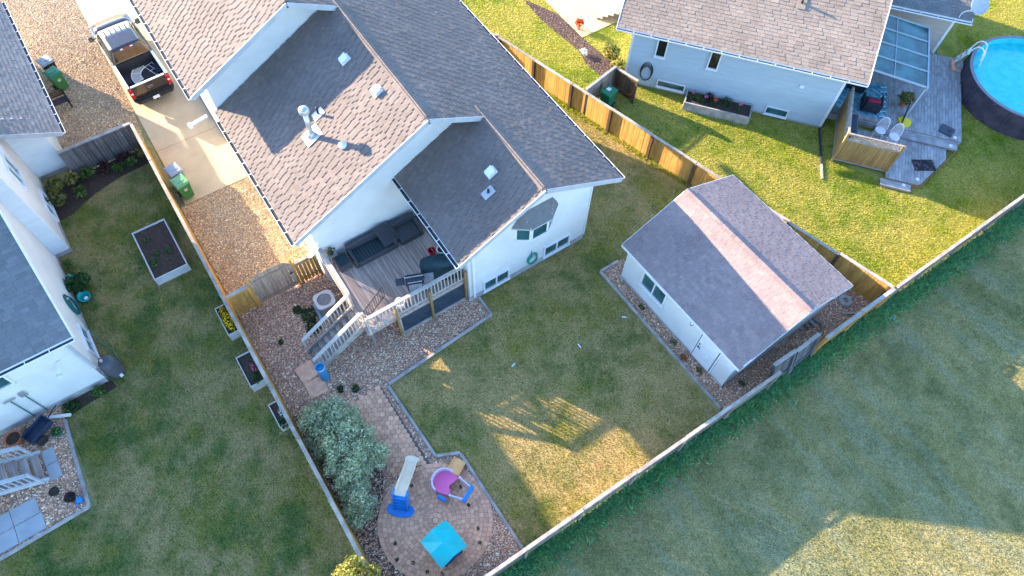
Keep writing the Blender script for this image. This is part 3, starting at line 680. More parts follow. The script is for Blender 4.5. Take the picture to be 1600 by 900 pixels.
rbox('corner_trim', 'trim', (-LR-.03, -.035, .1, -LR+.08, .0, 3.5)); rbox('corner_trim', 'trim', (-.08, -.035, .1, .035, .0, 3.5))
rbox('foundation', 'foundation', (-LR, -.03, -.02, .03, 0, .14))
for (a, b_) in ((vE, rv), (9.2+.45, rv)):
    za, zb_ = (zR, zrf(rv)); P = [(u0, a, za-.012), (u1, a, za-.012), (u1, b_, zb_-.012), (u0, b_, zb_-.012)]
    MB().slab(P if a < b_ else P[::-1], .16).obj('roof', M['trim'], rh)
Wr = []; R3 = RWM.to_3x3()
shingles(Wr, RW(u0, vE, zR), RX, R3 @ Vector((0, CS, SN)), [(0, 0), (u1-u0, 0), (u1-u0, 5.6), (0, 5.6)], .34, .165, .06, (.013, .022), .014)
lay_shingles(rh, Wr, 'sh_right')
for u_ in (u0-.02, u1+.02): MB().beam((u_, vE, zR-.085), (u_, rv, zrf(rv)-.085), .035, .2).obj('fascia', M['trim'], rh)
gutter(rh, RW(u0, vE, zR-.04), RW(u1, vE, zR-.04), RO, clips=.8)
window(rh, RW(-8.6, -.038, 2.0), RX, RO, .52, 1.12, 1, .06, hbar=False, gm='dark_glass'); window(rh, RW(-6.1, -.038, 2.0), RX, RO, .52, 1.12, 1, .06, gm='dark_glass')
window(rh, RW(-8.15, -.038, .23), RX, RO, 1.4, .45, 1, .05); window(rh, RW(-2.77, -.038, .14), RX, RO, 1.08, .5, 1, .05)
rbox('dryer_vent', 'metal_white', (-1.78, -.10, 2.12, -1.58, 0, 2.30))
z_ = zrf(2.1); pv = MB().cyl((-2.9, 2.1, z_-.05), (-2.9, 2.1, z_+.32), .05, n=10).obj('vent_pipe', M['black'], rh, smooth=True)
MB().box(-.2, -.28, 0, .2, .28, .02).obj('flashing', M['sh_right'], pv, RWM @ mx((-2.9, 2.1, z_+.03), 0, TL))
# rear wing of that house
vw, zW = 6.2, 2.85
MB().box(.14, 6.75, 0, 5.05, 11.5, 2.95).obj('wall', M['siding_tan'], rh)
siding(rh, RW(.14, 6.748, .12), RX, RO, 4.91, 2.8, 'siding_tan', .14)
rbox('corner_trim', 'trim', (4.97, 6.71, .1, 5.09, 6.75, 2.9))
MB().slab([(.8, vw, zW), (5.6, vw, zW), (5.6, 9.5, zW+SL*3.3), (.8, 9.5, zW+SL*3.3)], .15).obj('roof', M['trim'], rh)
Wr2 = []
shingles(Wr2, RW(.8, vw, zW+.012), RX, R3 @ Vector((0, CS, SN)), [(0, 0), (4.8, 0), (4.8, 3.5), (0, 3.5)], .34, .165, .06, (.013, .022), .014)
base = np.array([(*v, 1.0) for v in SH.v]); A_ = np.array([np.array(W) for W in Wr2])
tag(link(bpy.data.objects.new('shingle_field', np_mesh('shingle_field', np.einsum('nij,kj->nki', A_, base)[:, :, :3].reshape(-1, 3), (np.array(SH.f)[None]+(np.arange(len(Wr2))*8)[:, None, None]).reshape(-1, 4), M['sh_left'])), rh, I4), kind='stuff')
gutter(rh, RW(.8, vw, zW-.04), RW(5.6, vw, zW-.04), RO, clips=.8)
# ------------------------------------------------------------------ fences
def board_mesh(w, h, t, m, dog=False):
    return MB().box(0, -t/2, 0, w, t/2, h).mesh('board', M[m])
def fence(name, label, p0, p1, h=1.5, bw=.14, m='cedar', capm='cap_wood', post=2.4, side=1, gap=.008, lean=0.0, postm=None, group=None, cap=.13, z0=.04, rails=True, postw=.10, hole=None):
    """side = +1: posts and rails stand on the left of the run p0 -> p1"""
    d = Vector((p1[0]-p0[0], p1[1]-p0[1], 0)); L = d.length; a = math.atan2(d.y, d.x)
    t = thing(name, label, 'fence', (p0[0], p0[1], 0), a, group, rx=lean); W = WM[t.name]
    n = max(1, int(round(L/bw))); bw = L/n; me = board_mesh(bw-gap, h-z0-.02, .019, m)
    for i in range(n):
        if hole and i in hole: continue
        inst('board', me, t, W @ mx((i*bw, random.uniform(-.004, .004), z0), 0, 0, random.uniform(-.006, .006)) @ Matrix.Diagonal((1, 1, 1-random.random()*.012, 1)))
    k = max(1, int(round(L/post))); pm = MB().box(-postw/2, -postw/2, -.1, postw/2, postw/2, h-.005).mesh('post', M[postm or m])
    for i in range(k+1): inst('post', pm, t, W @ mx((min(max(L*i/k, postw/2), L-postw/2), side*(postw/2+.012), 0)))
    if rails:
        for z in (.3, h-.2):
            for i in range(k): MB().box(L*i/k+postw/2, side*.012, z, L*(i+1)/k-postw/2, side*.05, z+.085).obj('rail', M[postm or m], t)
    if cap:
        for i in range(k): MB().box(L*i/k+.004, side*.045-cap/2, h-.004, L*(i+1)/k-.004, side*.045+cap/2, h+.034+.006*random.random()).obj('cap_rail', M[capm], t, W @ mx((0, 0, 0), 0, 0, random.uniform(-.003, .003)) @ mx((0, random.uniform(-.012, .012), 0)))
    return t
fence('cedar_fence', 'golden cedar board fence running diagonally behind the house and shed', FA, FB, 1.5, .145, 'cedar', side=-1, post=2.35, postw=.14, postm='cedar_dark', hole=(38,), rails=False)
for i in range(9):    # dark posts showing on the sunny face
    pass
fence('cedar_fence', 'weathered front return of the golden cedar fence beside the house roof', (-23.9, 14.55), (-23.32, 15.36), 1.5, .145, 'cedar_old', side=1)
fence('side_fence', 'long brown board fence along the left side of the yard', (-27.3, FLY), (BX, FLY), 1.5, .14, 'cedar', side=-1, capm='cap_wood', post=2.42)
fence('back_fence', 'pale capped fence along the field behind the toys and lawn', (BX, FLY), (BX+.10, 14.28), 1.60, .14, 'cedar_old', capm='cap_wood', side=-1, post=2.3, cap=.12)
fence('back_fence', 'bowed fence panel leaning out over the field behind the shed, nearer the toys', (BX+.10, 14.30), (BX+.12, 15.45), 1.55, .14, 'dark_fence', capm='grey_wood', side=-1, lean=R(-13), cap=.14)
fence('back_fence', 'bowed fence panel leaning out over the field behind the shed, nearer the stone ring', (BX+.12, 15.45), (BX+.06, 16.72), 1.55, .14, 'dark_fence', capm='grey_wood', side=-1, lean=R(-11), cap=.14)
fence('back_fence', 'short back fence run between the bowed panels and the cedar fence corner', (BX+.04, 16.74), (BX, FB[1]-.08), 1.6, .14, 'cedar', capm='grey_wood', side=-1, cap=.15)
fence('back_fence', 'pale back fence behind the sunny right lawn', (BX, FB[1]+.1), (BX-.1, 34.5), 1.60, .14, 'cedar_old', capm='cap_wood', side=-1, cap=.12)
fence('dark_fence', 'charcoal board fence between the left house and the driveway', (-27.36, -4.86), (-27.36, FLY-.06), 1.5, .14, 'dark_fence', capm='grey_wood', side=1, post=1.6)
fence('bin_screen', 'weathered fence stub from the cedar fence shielding the green bin', (-18.10, 16.82), (-18.55, 18.95), 1.5, .14, 'cedar_old', side=-1, capm='grey_wood')
fence('bin_screen', 'dark board gate panel standing beside the green bin and sided house', (-18.52, 18.98), (-17.20, 19.32), 1.45, .15, 'cedar_dark', side=-1, capm='cap_wood', post=1.3)
fence('gate_fence', 'short brown fence panel left of the arched gate', (-16.7, FLY+.07), (-16.7, -.62), 1.62, .13, 'cedar', side=-1, post=.9)
fence('gate_fence', 'brown slatted fence panel between the arched gate and the deck', (-16.7, 1.26), (-16.7, 2.20), 1.58, .155, 'gold_wood', side=-1, post=.9, gap=.02)
g = thing('arched_gate', 'weathered wooden gate with arched top beside the gravel side yard', 'gate', (-16.7, -.52, 0), math.pi/2)
gw = 1.66; nb = 11
for i in range(nb):
    x0, x1 = gw*i/nb+.004, gw*(i+1)/nb-.004; f = lambda x: 1.62+.42*math.sqrt(max(0, 1-((x-gw/2)/(gw/2))**2))*.95
    MB().add([(x0, -.01, .06), (x1, -.01, .06), (x1, -.01, f(x1)), (x0, -.01, f(x0)), (x0, .012, .06), (x1, .012, .06), (x1, .012, f(x1)), (x0, .012, f(x0))],
             [(0, 1, 2, 3), (7, 6, 5, 4), (4, 5, 1, 0), (5, 6, 2, 1), (6, 7, 3, 2), (7, 4, 0, 3)]).obj('board', M['gate_wood'], g)
for z in (.25, 1.62): MB().box(0, .014, z, gw, .06, z+.10).obj('rail', M['cap_wood'], g)
for z in (.25, 1.62): MB().box(0, -.055, z, gw, -.012, z+.09).obj('rail', M['gate_wood'], g)
for x in (0, gw-.09): MB().box(x, -.05, .35, x+.09, -.012, 1.6).obj('stile', M['cap_wood'], g)
for x in (-.06, gw+.05): MB().box(x-.05, -.05, -.1, x+.05, .05, 1.95).obj('post', M['cedar'], g)
MB().box(1.5, -.09, 1.1, 1.62, -.056, 1.14).obj('latch', M['black'], g)

# ------------------------------------------------------------------ timber edging
def edging(label, pts, w=.11, h=.10):
    t = thing('timber_edging', label, 'edging', (*pts[0], 0))
    for p, q in zip(pts, pts[1:]):
        L = math.hypot(q[0]-p[0], q[1]-p[1]); k = max(1, int(L/2.4))
        for i in range(k):
            a = (p[0]+(q[0]-p[0])*i/k, p[1]+(q[1]-p[1])*i/k); b_ = (p[0]+(q[0]-p[0])*(i+1)/k, p[1]+(q[1]-p[1])*(i+1)/k)
            MB().beam((*a, h/2-.02), (*b_, h/2-.02+random.uniform(-.004, .004)), w, h, ext=-.006).obj('timber', M['timber'], t, I4)
edging('grey landscape timbers between the gravel and lawn below the deck', [(-12.12, 7.05), (-11.14, 7.05), (-10.76, 2.08)])
edging('grey timber border stepping around the paver patio beside the lawn', [(-10.72, 2.04), (-7.35, 2.17), (-6.97, 2.98), (-2.9, 3.02)])
edging('grey timbers edging the narrow gravel strip in front of the shed', [(-10.35, 13.0), (-10.35, 12.02), (-2.95, 12.2)])
edging('pale concrete edging around the gravel by the lower left steps', [(-16.1, -8.62), (-15.7, -8.66), (-12.47, -8.86), (-12.35, -13.0)])

# ------------------------------------------------------------------ deck and stairs
deck = thing('rear_deck', 'raised brown plank deck with pale railings behind the house', 'deck', (-14.2, 4.6, 0))
DZ = 1.5; X0, X1, Yd0, Yd1 = -16.08, -12.38, 2.30, 6.63
n = 31; bw = (Yd1-Yd0)/n; bm = MB().box(X0, 0, DZ-.03, X1, bw-.009, DZ).mesh('deck_board', M['deck_main'])
for i in range(n): inst('deck_board', bm, deck, mx((0, Yd0+i*bw, random.uniform(-.002, .002))))
for q in ((X0, Yd0, X1, Yd0+.04), (X0, Yd1-.04, X1, Yd1), (X1-.04, Yd0+.041, X1, Yd1-.041), (X0, Yd0+.041, X0+.04, Yd1-.041)): MB().box(q[0], q[1], DZ-.26, q[2], q[3], DZ-.035).obj('joist', M['deck_main'], deck, I4)
for y in np.linspace(Yd0+.5, Yd1-.5, 7): MB().box(X0+.042, y-.02, DZ-.24, X1-.042, y+.02, DZ-.036).obj('joist', M['deck_main'], deck, I4)
RZ = 2.50
def rail_run(parent, p0, p1, z0, z1, top=.95, m='rail', n=None, w=.09, endp=True):
    p0, p1 = Vector((*p0, z0)), Vector((*p1, z1)); L = (p1-p0).length; n = n or int(L/.135); up = Vector((0, 0, 1)); d = (p1-p0)
    MB().beam(p0+up*top, p1+up*top, .14, .038).obj('hand_rail', M[m], parent, I4)
    MB().beam(p0+up*(top-.09), p1+up*(top-.09), .038, .085).obj('rail', M[m], parent, I4); MB().beam(p0+up*.10, p1+up*.10, .038, .085).obj('rail', M[m], parent, I4)
    bm = MB().box(-.018, -.018, .10, .018, .018, top-.10).mesh('baluster', M[m])
    for i in range(1, n): inst('baluster', bm, parent, Matrix.Translation(p0+d*(i/n)))
    return
rail_run(deck, (X1-.03, 2.48), (X1-.03, 6.62), DZ, DZ, 1.0, n=28)
rail_run(deck, (-16.05, 2.36), (-13.72, 2.36), DZ, DZ, 1.0, n=16)
for p in ((X1-.03, 2.42), (-13.70, 2.36), (-16.03, 2.36), (-12.70, 2.40)): MB().box(p[0]-.045, p[1]-.045, DZ-.25, p[0]+.045, p[1]+.045, DZ+1.02).obj('post', M['rail'], deck, I4)
for y in (3.56, 5.02, 6.60): MB().box(X1+.01, y-.05, -.05, X1+.11, y+.05, DZ+.72).obj('post', M['gold_wood'], deck, I4)
for y in (2.45,): MB().box(X1-.1, y-.045, -.05, X1-.01, y+.045, DZ-.04).obj('post', M['cedar_old'], deck, I4)
M['skirt'] = mat('blue_grey_mesh', (.030, .048, .068), (.05, .07, .09), .7, 4)
sk = MB().box(X1-.02, 3.66, .10, X1-.005, 6.54, DZ-.27).obj('skirt_panel', M['skirt'], deck, I4)
for i in range(46):
    y = 3.68+i*.062; MB().beam((X1, y, .12), (X1, min(y+.0, 6.53), DZ-.28), .012, .008, (1, 0, 0)).obj('slat', M['skirt'], sk, I4)
MB().box(X1-.03, 3.62, .0, X1+.05, 6.56, .10).obj('base_board', M['rail'], deck, I4); MB().box(X1-.02, 3.62, .10, X1+.03, 3.69, DZ-.27).obj('stile', M['rail'], deck, I4)
st = thing('deck_stairs', 'pale wooden stairs with railings dropping from the deck to the gravel', 'stairs', (-13.2, 1.2, 0))
ns = 8; rise = DZ/ns; run = .285
for i in range(ns-1):
    z = DZ-rise*(i+1); y1 = 2.28-run*i
    for k in (0, 1): MB().box(-13.66, y1-run+.004+k*run/2, z-.036, -12.78, y1-.006-(1-k)*run/2, z).obj('tread', M['cap_wood'], st, I4)
for x in (-13.70, -12.74): MB().beam((x, 2.28, DZ-.14), (x, 2.28-run*7.4, .02), .045, .25).obj('stringer', M['cap_wood'], st, I4)
yb = 2.28-run*7.6
for x in (-13.70, -12.74):
    rail_run(st, (x, 2.34), (x, yb), DZ, .06, .98, n=15)
    MB().box(x-.045, yb-.045, -.05, x+.045, yb+.045, 1.06).obj('post', M['rail'], st, I4)
pv_ = thing('paving_slab', 'reddish square slab at the stair foot nearest the side fence', 'slab', (-12.95, -.30, .0), R(4)); MB().box(-.37, -.36, 0, .37, .36, .05).obj('slab', M['paver'], pv_, bevel=.012)
pv_ = thing('paving_slab', 'reddish square slab at the stair foot nearest the blue tube', 'slab', (-12.18, -.28, .0), R(-3)); MB().box(-.37, -.36, 0, .37, .36, .045).obj('slab', M['paver'], pv_, bevel=.012)
M['blue_tube'] = mat('blue_plastic', (.02, .22, .42), (.03, .27, .48), .35, 3)
bt_ = thing('blue_tube', 'upright bright blue plastic tube at the foot of the deck stairs', 'tube', (-12.36, .18, 0))
MB().lathe([(.17, 0), (.17, .95), (.185, .97), (.185, 1.02), (.15, 1.02), (.15, .9), (.0, .9)], 20).obj('tube', M['blue_tube'], bt_, smooth=False)
MB().lathe([(.188, .0), (.192, .03), (.188, .06)], 20, (0, 0, .98), caps=False).obj('rim', M['metal_white'], bt_)
ig = thing('iron_gate', 'small black iron gate standing open at the top of the deck stairs', 'gate', (-12.86, 2.52, DZ), math.atan2(1.12, -.56))
for z in (.08, .78): MB().box(0, -.012, z, 1.2, .012, z+.03).obj('rail', M['black'], ig)
bmn = MB().cyl((0, 0, .08), (0, 0, .80), .010, n=6).mesh('bar', M['black'])
for i in range(11): inst('bar', bmn, ig, WM[ig.name] @ mx((i*.12, 0, 0)))

# ------------------------------------------------------------------ things on the deck
M['rattan'] = mat('charcoal_rattan', (.045, .05, .06), (.075, .08, .09), .7, 40, bump=.5, bscale=90)
M['cover'] = mat('dark_teal_cover', (.012, .035, .045), (.02, .05, .06), .75, 5, bump=.4, bscale=6)
sf = thing('patio_sofa', 'charcoal rattan patio sofa with bare slatted seat against the house wall', 'sofa', (-15.98, 3.28, DZ))
for bx in ((.16, .14, 0, .86, 1.74, .30),): MB().box(*bx).obj('base', M['rattan'], sf, bevel=.02)
MB().box(0, 0, 0, .15, 1.88, .66).obj('backrest', M['rattan'], sf, bevel=.03); MB().box(.16, 0, 0, .86, .13, .50).obj('armrest', M['rattan'], sf, bevel=.03); MB().box(.16, 1.75, 0, .86, 1.88, .50).obj('armrest', M['rattan'], sf, bevel=.03)
sl = MB().box(.18, .16, .302, .83, .22, .33).mesh('slat', M['cover'])
for i in range(12): inst('slat', sl, sf, WM[sf.name] @ mx((0, i*.131, 0)))
sf2 = thing('patio_sofa', 'shorter charcoal rattan loveseat beside the long slatted sofa', 'sofa', (-15.94, 5.28, DZ))
MB().box(.16, .02, 0, .84, .90, .36).obj('base', M['rattan'], sf2, bevel=.02); MB().box(0, 0, 0, .15, 1.04, .68).obj('backrest', M['rattan'], sf2, bevel=.03); MB().box(.16, .92, 0, .84, 1.04, .5).obj('armrest', M['rattan'], sf2, bevel=.03)
tp = thing('table_top', 'dark slatted table top propped slanting against the rattan sofas', 'table top', (-15.55, 4.95, DZ+.62), R(8), ry=R(24), rx=R(-20))
for i in range(9): MB().box(-.42+i*.094, -.42, -.02, -.42+i*.094+.085, .42, .02).obj('slat', M['rattan'], tp)
MB().box(-.42, -.40, -.055, .42, -.34, -.021).obj('frame_bar', M['rattan'], tp); MB().box(-.42, .34, -.055, .42, .40, -.021).obj('frame_bar', M['rattan'], tp)
ot = thing('ottoman', 'small charcoal rattan ottoman beside the deck rail', 'ottoman', (-15.55, 2.93, DZ)); MB().box(-.28, -.24, .04, .28, .24, .40).obj('body', M['rattan'], ot, bevel=.025); MB().box(-.27, -.23, .405, .27, .23, .46).obj('cushion', M['cover'], ot, bevel=.02)
for sx in (-.24, .24):
    for sy in (-.2, .2): MB().box(sx-.025, sy-.025, 0, sx+.025, sy+.025, .04).obj('foot', M['black'], ot)
sd = thing('side_table', 'pale slatted side table in the corner of the deck by the wall', 'table', (-15.95, 2.72, DZ))
for i in range(4): MB().box(-.11+i*.06-.0, -.16, .50, -.11+i*.06+.052, .16, .52).obj('slat', M['grey_wood'], sd)
for sx in (-.09, .11):
    for sy in (-.14, .14): MB().box(sx-.02, sy-.02, 0, sx+.02, sy+.02, .5).obj('leg', M['grey_wood'], sd)
def leafball(name, c, rad, n, size, m, parent=None, lumps=None, flat=.6, W=None, thick=.35, seed=None):
    """crown of small leaf faces spread through lumpy ellipsoids"""
    r_ = np.random.default_rng(seed if seed is not None else rng.integers(1 << 30)); L = lumps or [(0, 0, 0, 1, 1, 1)]
    vol = np.array([l[3]*l[4]*l[5] for l in L])**(2/3); ks = r_.choice(len(L), n, p=vol/vol.sum()); L = np.array(L, float)[ks]
    d = r_.normal(size=(n, 3)); d /= np.linalg.norm(d, axis=1)[:, None]; q = (1-thick*r_.random(n)**1.5)*(1+.10*r_.normal(size=n))
    P = np.array(c)+(L[:, :3]+d*L[:, 3:]*q[:, None])*np.array(rad)
    P[:, 2] = np.maximum(P[:, 2], .02)
    nr = d+r_.normal(size=(n, 3))*flat; nr /= np.linalg.norm(nr, axis=1)[:, None]
    a = np.cross(nr, r_.normal(size=(n, 3))); a /= np.linalg.norm(a, axis=1)[:, None]; b_ = np.cross(nr, a)
    s = size*(.6+.8*r_.random(n))[:, None]
    V = np.stack([P-a*s, P-b_*s*.45, P+a*s, P+b_*s*.45], 1).reshape(-1, 3); F = np.arange(4*n).reshape(-1, 4)
    return link(bpy.data.objects.new(name, np_mesh(name, V, F, M[m])), parent, W if W is not None else I4)
M['leaf_dark'] = leaf_mat('leaf_dark', (.030, .080, .022), (.045, .105, .030))
M['leaf_silver'] = leaf_mat('leaf_silver', (.56, .60, .36), (.42, .49, .30), (.70, .70, .50), 1.5, .5)
M['leaf_yellow'] = leaf_mat('leaf_yellow', (.26, .26, .05), (.20, .22, .05), (.32, .20, .06), 1.5)
M['leaf_hosta'] = leaf_mat('leaf_hosta', (.24, .21, .055), (.17, .17, .045), (.10, .12, .04), 1.5)
M['leaf_light'] = leaf_mat('leaf_light', (.085, .16, .035), (.06, .13, .03), (.12, .19, .04), 1.5)
M['petal_yellow'] = leaf_mat('petal_yellow', (.75, .50, .01), (.80, .58, .02), None, 3, .2)
M['petal_pink'] = leaf_mat('petal_pink', (.55, .10, .22), (.62, .18, .30), None, 3, .2)
M['petal_red'] = leaf_mat('petal_red', (.55, .05, .02), (.60, .10, .03), (.5, .2, .03), 3, .2)
M['maroon'] = leaf_mat('leaf_maroon', (.065, .022, .028), (.04, .02, .022), (.09, .05, .03), 2)
M['bark'] = mat('bark', (.12, .085, .06), (.07, .05, .036), .9, 12, bump=.6)
M['terracotta'] = mat('terracotta', (.50, .16, .08), (.42, .13, .06), .8, 6)
po = thing('potted_plant', 'thin dark plant in a small pot on the pale deck side table', 'plant', (-15.95, 2.70, DZ+.525)); MB().lathe([(.06, 0), (.08, .13), (.07, .13), (.0, .11)], 12).obj('pot', M['black'], po); leafball('foliage', (-15.95, 2.70, DZ+.75), (.14, .22, .12), 60, .05, 'leaf_dark', po)
dish = thing('satellite_dish', 'white oval satellite dish at the house corner above the deck rail', 'satellite dish', (-16.02, 2.12, 2.55), R(-60))
MB().lathe([(.0, .0), (.12, .01), (.24, .045), (.30, .075), (.31, .075), (.31, .06), (.24, .03), (.0, -.015)], 24, sx=1, sy=.8).obj('reflector', M['metal_white'], dish, WM[dish.name] @ mx((0, 0, 0), 0, R(35), R(10)), smooth=True)
MB().beam((0, -.24, -.08), (.0, -.52, .18), .04, .04).obj('arm', M['metal_white'], dish); MB().cbox((0, -.54, .2), .14, .1, .1).obj('receiver', M['metal_white'], dish)
MB().cyl((0, .02, -.55), (0, .02, -.03), .025, n=8).beam((0, .02, -.5), (-.05, .16, -.5), .04, .04).obj('bracket', M['metal_white'], dish)
gr = thing('covered_grill', 'barbecue hidden under a crumpled dark teal cover on the deck', 'grill', (-13.15, 5.95, DZ), R(62))
secs = []
for (z, sx, sy, ox) in ((0, .72, .34, 0), (.35, .74, .36, 0), (.7, .76, .34, .02), (.86, .70, .31, 0), (1.02, .45, .27, .06), (1.10, .30, .2, .05)):
    secs.append([(ox+sx*math.copysign(abs(math.cos(t))**.6, math.cos(t))*(1+.05*math.sin(5*t+z*7)), sy*math.copysign(abs(math.sin(t))**.6, math.sin(t))*(1+.06*math.sin(7*t+z*4)), z) for t in [2*math.pi*i/28 for i in range(28)]])
MB().loft(secs).obj('cover', M['cover'], gr, smooth=True)
bb = thing('barrel_grill', 'black barrel charcoal grill with silver trim by the front railing', 'grill', (-13.02, 4.78, DZ), R(68))
hs = []
for x in (-.34, -.33, .33, .34):
    r_ = .20 if abs(x) < .335 else .17; hs.append([(x, r_*math.cos(t), .82+r_*math.sin(t)) for t in [2*math.pi*i/18 for i in range(18)]])
MB().loft(hs).obj('barrel', M['black'], bb, smooth=False, bevel=.01)
MB().beam((-.28, -.20, .93), (.28, -.20, .93), .03, .03).obj('handle', M['metal'], bb); MB().box(-.36, -.02, 1.005, .36, .02, 1.03).obj('trim', M['metal'], bb)
for sx in (-.28, .28):
    for sy in (-.18, .18): MB().beam((sx, sy, 0), (sx, sy*.7, .72), .03, .03).obj('leg', M['black'], bb)
MB().box(.38, -.18, .78, .74, .18, .80).obj('side_shelf', M['grey_wood'], bb); MB().box(-.72, -.16, .78, -.38, .16, .80).obj('side_shelf', M['rattan'], bb); MB().box(-.3, -.2, .2, .3, .2, .22).obj('lower_shelf', M['metal'], bb)
wp = thing('white_planter', 'tall white planter pot under the roof gutter on the deck', 'planter', (-13.72, 6.40, DZ)); MB().lathe([(.15, 0), (.20, .62), (.22, .64), (.22, .68), (.18, .68), (.17, .6), (0, .6)], 20).obj('pot', M['metal_white'], wp); MB().disc((0, 0, .605), .17, 16).obj('soil', M['soil'], wp)
rb = thing('red_bucket', 'small red round bucket beside the white planter pot on the deck', 'bucket', (-14.10, 6.13, DZ)); MB().lathe([(.11, 0), (.15, .28), (.165, .29), (.165, .31), (.14, .31), (.1, .04), (0, .04)], 18).obj('body', mat('red_plastic', (.55, .02, .03), (.5, .02, .03), .4), rb)
MB().tube([(.15*math.cos(t), 0, .29+.15*math.sin(t)) for t in [math.pi*i/8 for i in range(9)]], .008).obj('handle', M['metal'], rb)
wb = thing('white_bucket', 'white plastic tub behind the front deck railing', 'tub', (-12.72, 3.92, DZ)); MB().lathe([(.15, 0), (.19, .36), (.2, .37), (.17, .37), (.14, .05), (0, .05)], 18).obj('body', M['metal_white'], wb)
MB().tube([(.19*math.cos(t), 0, .36+.16*math.sin(t)) for t in [math.pi*i/8 for i in range(9)]], .008).obj('handle', M['metal'], wb)

# ------------------------------------------------------------------ air conditioner
M['ac'] = mat('ac_grey', (.20, .20, .21), (.16, .16, .17), .6, 3); M['ac_top'] = mat('ac_beige', (.52, .50, .46), (.46, .44, .41), .5, 3)
ac = thing('air_conditioner', 'square outdoor air conditioner with round fan grille on a concrete pad', 'air conditioner', (-15.02, 1.62, 0), R(-3))
MB().box(-.48, -.48, 0, .48, .48, .07).obj('pad', M['concrete2'], ac); MB().box(-.37, -.37, .07, .37, .37, .74).obj('body', M['ac'], ac, bevel=.05, seg=3)
for k in range(14):
    z = .13+k*.042; MB().box(-.376, -.33, z, .376, .33, z+.012).obj('louvre', M['ac'], ac); MB().box(-.33, -.376, z+.001, .33, .376, z+.013).obj('louvre', M['ac'], ac)
tp_ = MB()
N = 32; vo = []
for i in range(N):
    t = 2*math.pi*i/N; c_, s_ = math.cos(t), math.sin(t); q = .39/max(abs(c_), abs(s_)); q = min(q, .46)
    vo += [(q*c_, q*s_, .74), (q*c_, q*s_, .80), (.29*c_, .29*s_, .80), (.29*c_, .29*s_, .74)]
fs = []
for i in range(N):
    a, b_ = i*4, ((i+1) % N)*4; fs += [(a+k, b_+k, b_+(k+1) % 4, a+(k+1) % 4) for k in range(4)]
tp_.add(vo, fs).obj('top_panel', M['ac_top'], ac)
MB().cyl((0, 0, .60), (0, 0, .62), .29, n=28).obj('fan_well', M['black'], ac); fan = MB().cyl((0, 0, .62), (0, 0, .72), .085, n=14).obj('fan', M['ac_top'], ac)
for k in range(4):
    Wf = WM[ac.name] @ mx((0, 0, .68), k*math.pi/2+.3, R(20)); MB().add([(.06, -.05, 0), (.26, -.11, 0), (.27, .09, 0), (.06, .05, 0), (.06, -.05, .012), (.26, -.11, .012), (.27, .09, .012), (.06, .05, .012)], [(3, 2, 1, 0), (4, 5, 6, 7), (0, 1, 5, 4), (1, 2, 6, 5), (2, 3, 7, 6), (3, 0, 4, 7)]).obj('blade', M['ac'], fan, Wf)
for r_ in (.1, .16, .22, .28): MB().tube([(r_*math.cos(t), r_*math.sin(t), .79) for t in [2*math.pi*i/24 for i in range(24)]], .004, 4, True).obj('grille_ring', M['ac_top'], ac)
MB().box(.372, -.06, .42, .378, .06, .50).obj('badge', M['metal_white'], ac)

# ------------------------------------------------------------------ wheeled bins
def bin_(label, loc, rz, bodym, lidm, group='wheeled bins', mark=False):
    t = thing('wheeled_bin', label, 'bin', loc, rz, group)
    sec = lambda z, x0, x1, y: [(x0, -y, z), (x1, -y, z), (x1, y, z), (x0, y, z)]
    MB().loft([sec(.06, -.24, .22, .22), (sec(.90, -.30, .30, .28)), sec(.96, -.32, .32, .30), sec(1.0, -.32, .32, .30)]).obj('body', M[bodym], t, bevel=.02)
    ld = MB().loft([sec(1.002, -.34, .35, .315), sec(1.04, -.34, .35, .315), sec(1.09, -.26, .28, .26)]).obj('lid', M[lidm], t, bevel=.02)
    MB().box(-.18, -.16, 1.088, .12, .16, 1.105).obj('lid_ridge', M[lidm], ld)
    MB().cyl((-.36, -.26, .98), (-.36, .26, .98), .02, n=8).obj('handle', M['black'], t)
    for s in (-1, 1):
        w = MB().cyl((-.24, s*.24, .12), (-.24, s*.30, .12), .12, n=18).obj('wheel', M['rubber'], t); MB().cyl((-.24, s*.301, .12), (-.24, s*.306, .12), .06, n=14).obj('rim', M['metal'], w)
    if mark:
        mk = MB().tube([(.282, .075*math.cos(q), .70+.075*math.sin(q)) for q in [2*math.pi*i/16 for i in range(16)]], .010, 5, True).obj('emblem', M['metal_white'], t); MB().beam((.284, -.05, .70), (.284, .05, .72), .012, .035).obj('emblem_bar', M['metal_white'], mk); MB().beam((.284, -.04, .665), (.284, .04, .655), .012, .02).obj('emblem_bar', M['metal_white'], mk)
    return t
M['bin_green'] = mat('bin_green', (.055, .21, .055), (.045, .18, .05), .45, 3); M['bin_green2'] = mat('bin_dark_green', (.015, .15, .075), (.02, .19, .095), .4, 3)
M['bin_lidg'] = mat('bin_lid_green', (.16, .36, .16), (.13, .32, .14), .35, 3); M['bin_grey'] = mat('bin_grey', (.30, .32, .36), (.26, .28, .32), .4, 3)
bin_('green wheeled bin standing on the driveway end beside the side fence', (-23.52, -1.03, .032), R(12), 'bin_green', 'bin_lidg', mark=True)
bin_('grey wheeled bin with pale lid on the driveway beside the green bin', (-24.28, -1.02, .032), R(10), 'bin_grey', 'bin_grey')
bin_('green wheeled bin on gravel beside the left house', (-33.05, -3.72, .01), R(20), 'bin_green', 'bin_green2', mark=True)
bin_('black and grey wheeled bin on gravel half hidden by the left roof', (-34.0, -3.78, .01), R(14), 'black', 'bin_grey')
b4 = bin_('teal green bin behind the cedar fence in its board screen', (-17.78, 18.05, .0), R(-75), 'bin_green2', 'bin_green2')
MB().box(-.1, -.11, 1.106, .1, .08, 1.112).obj('sticker', M['trim'], b4)
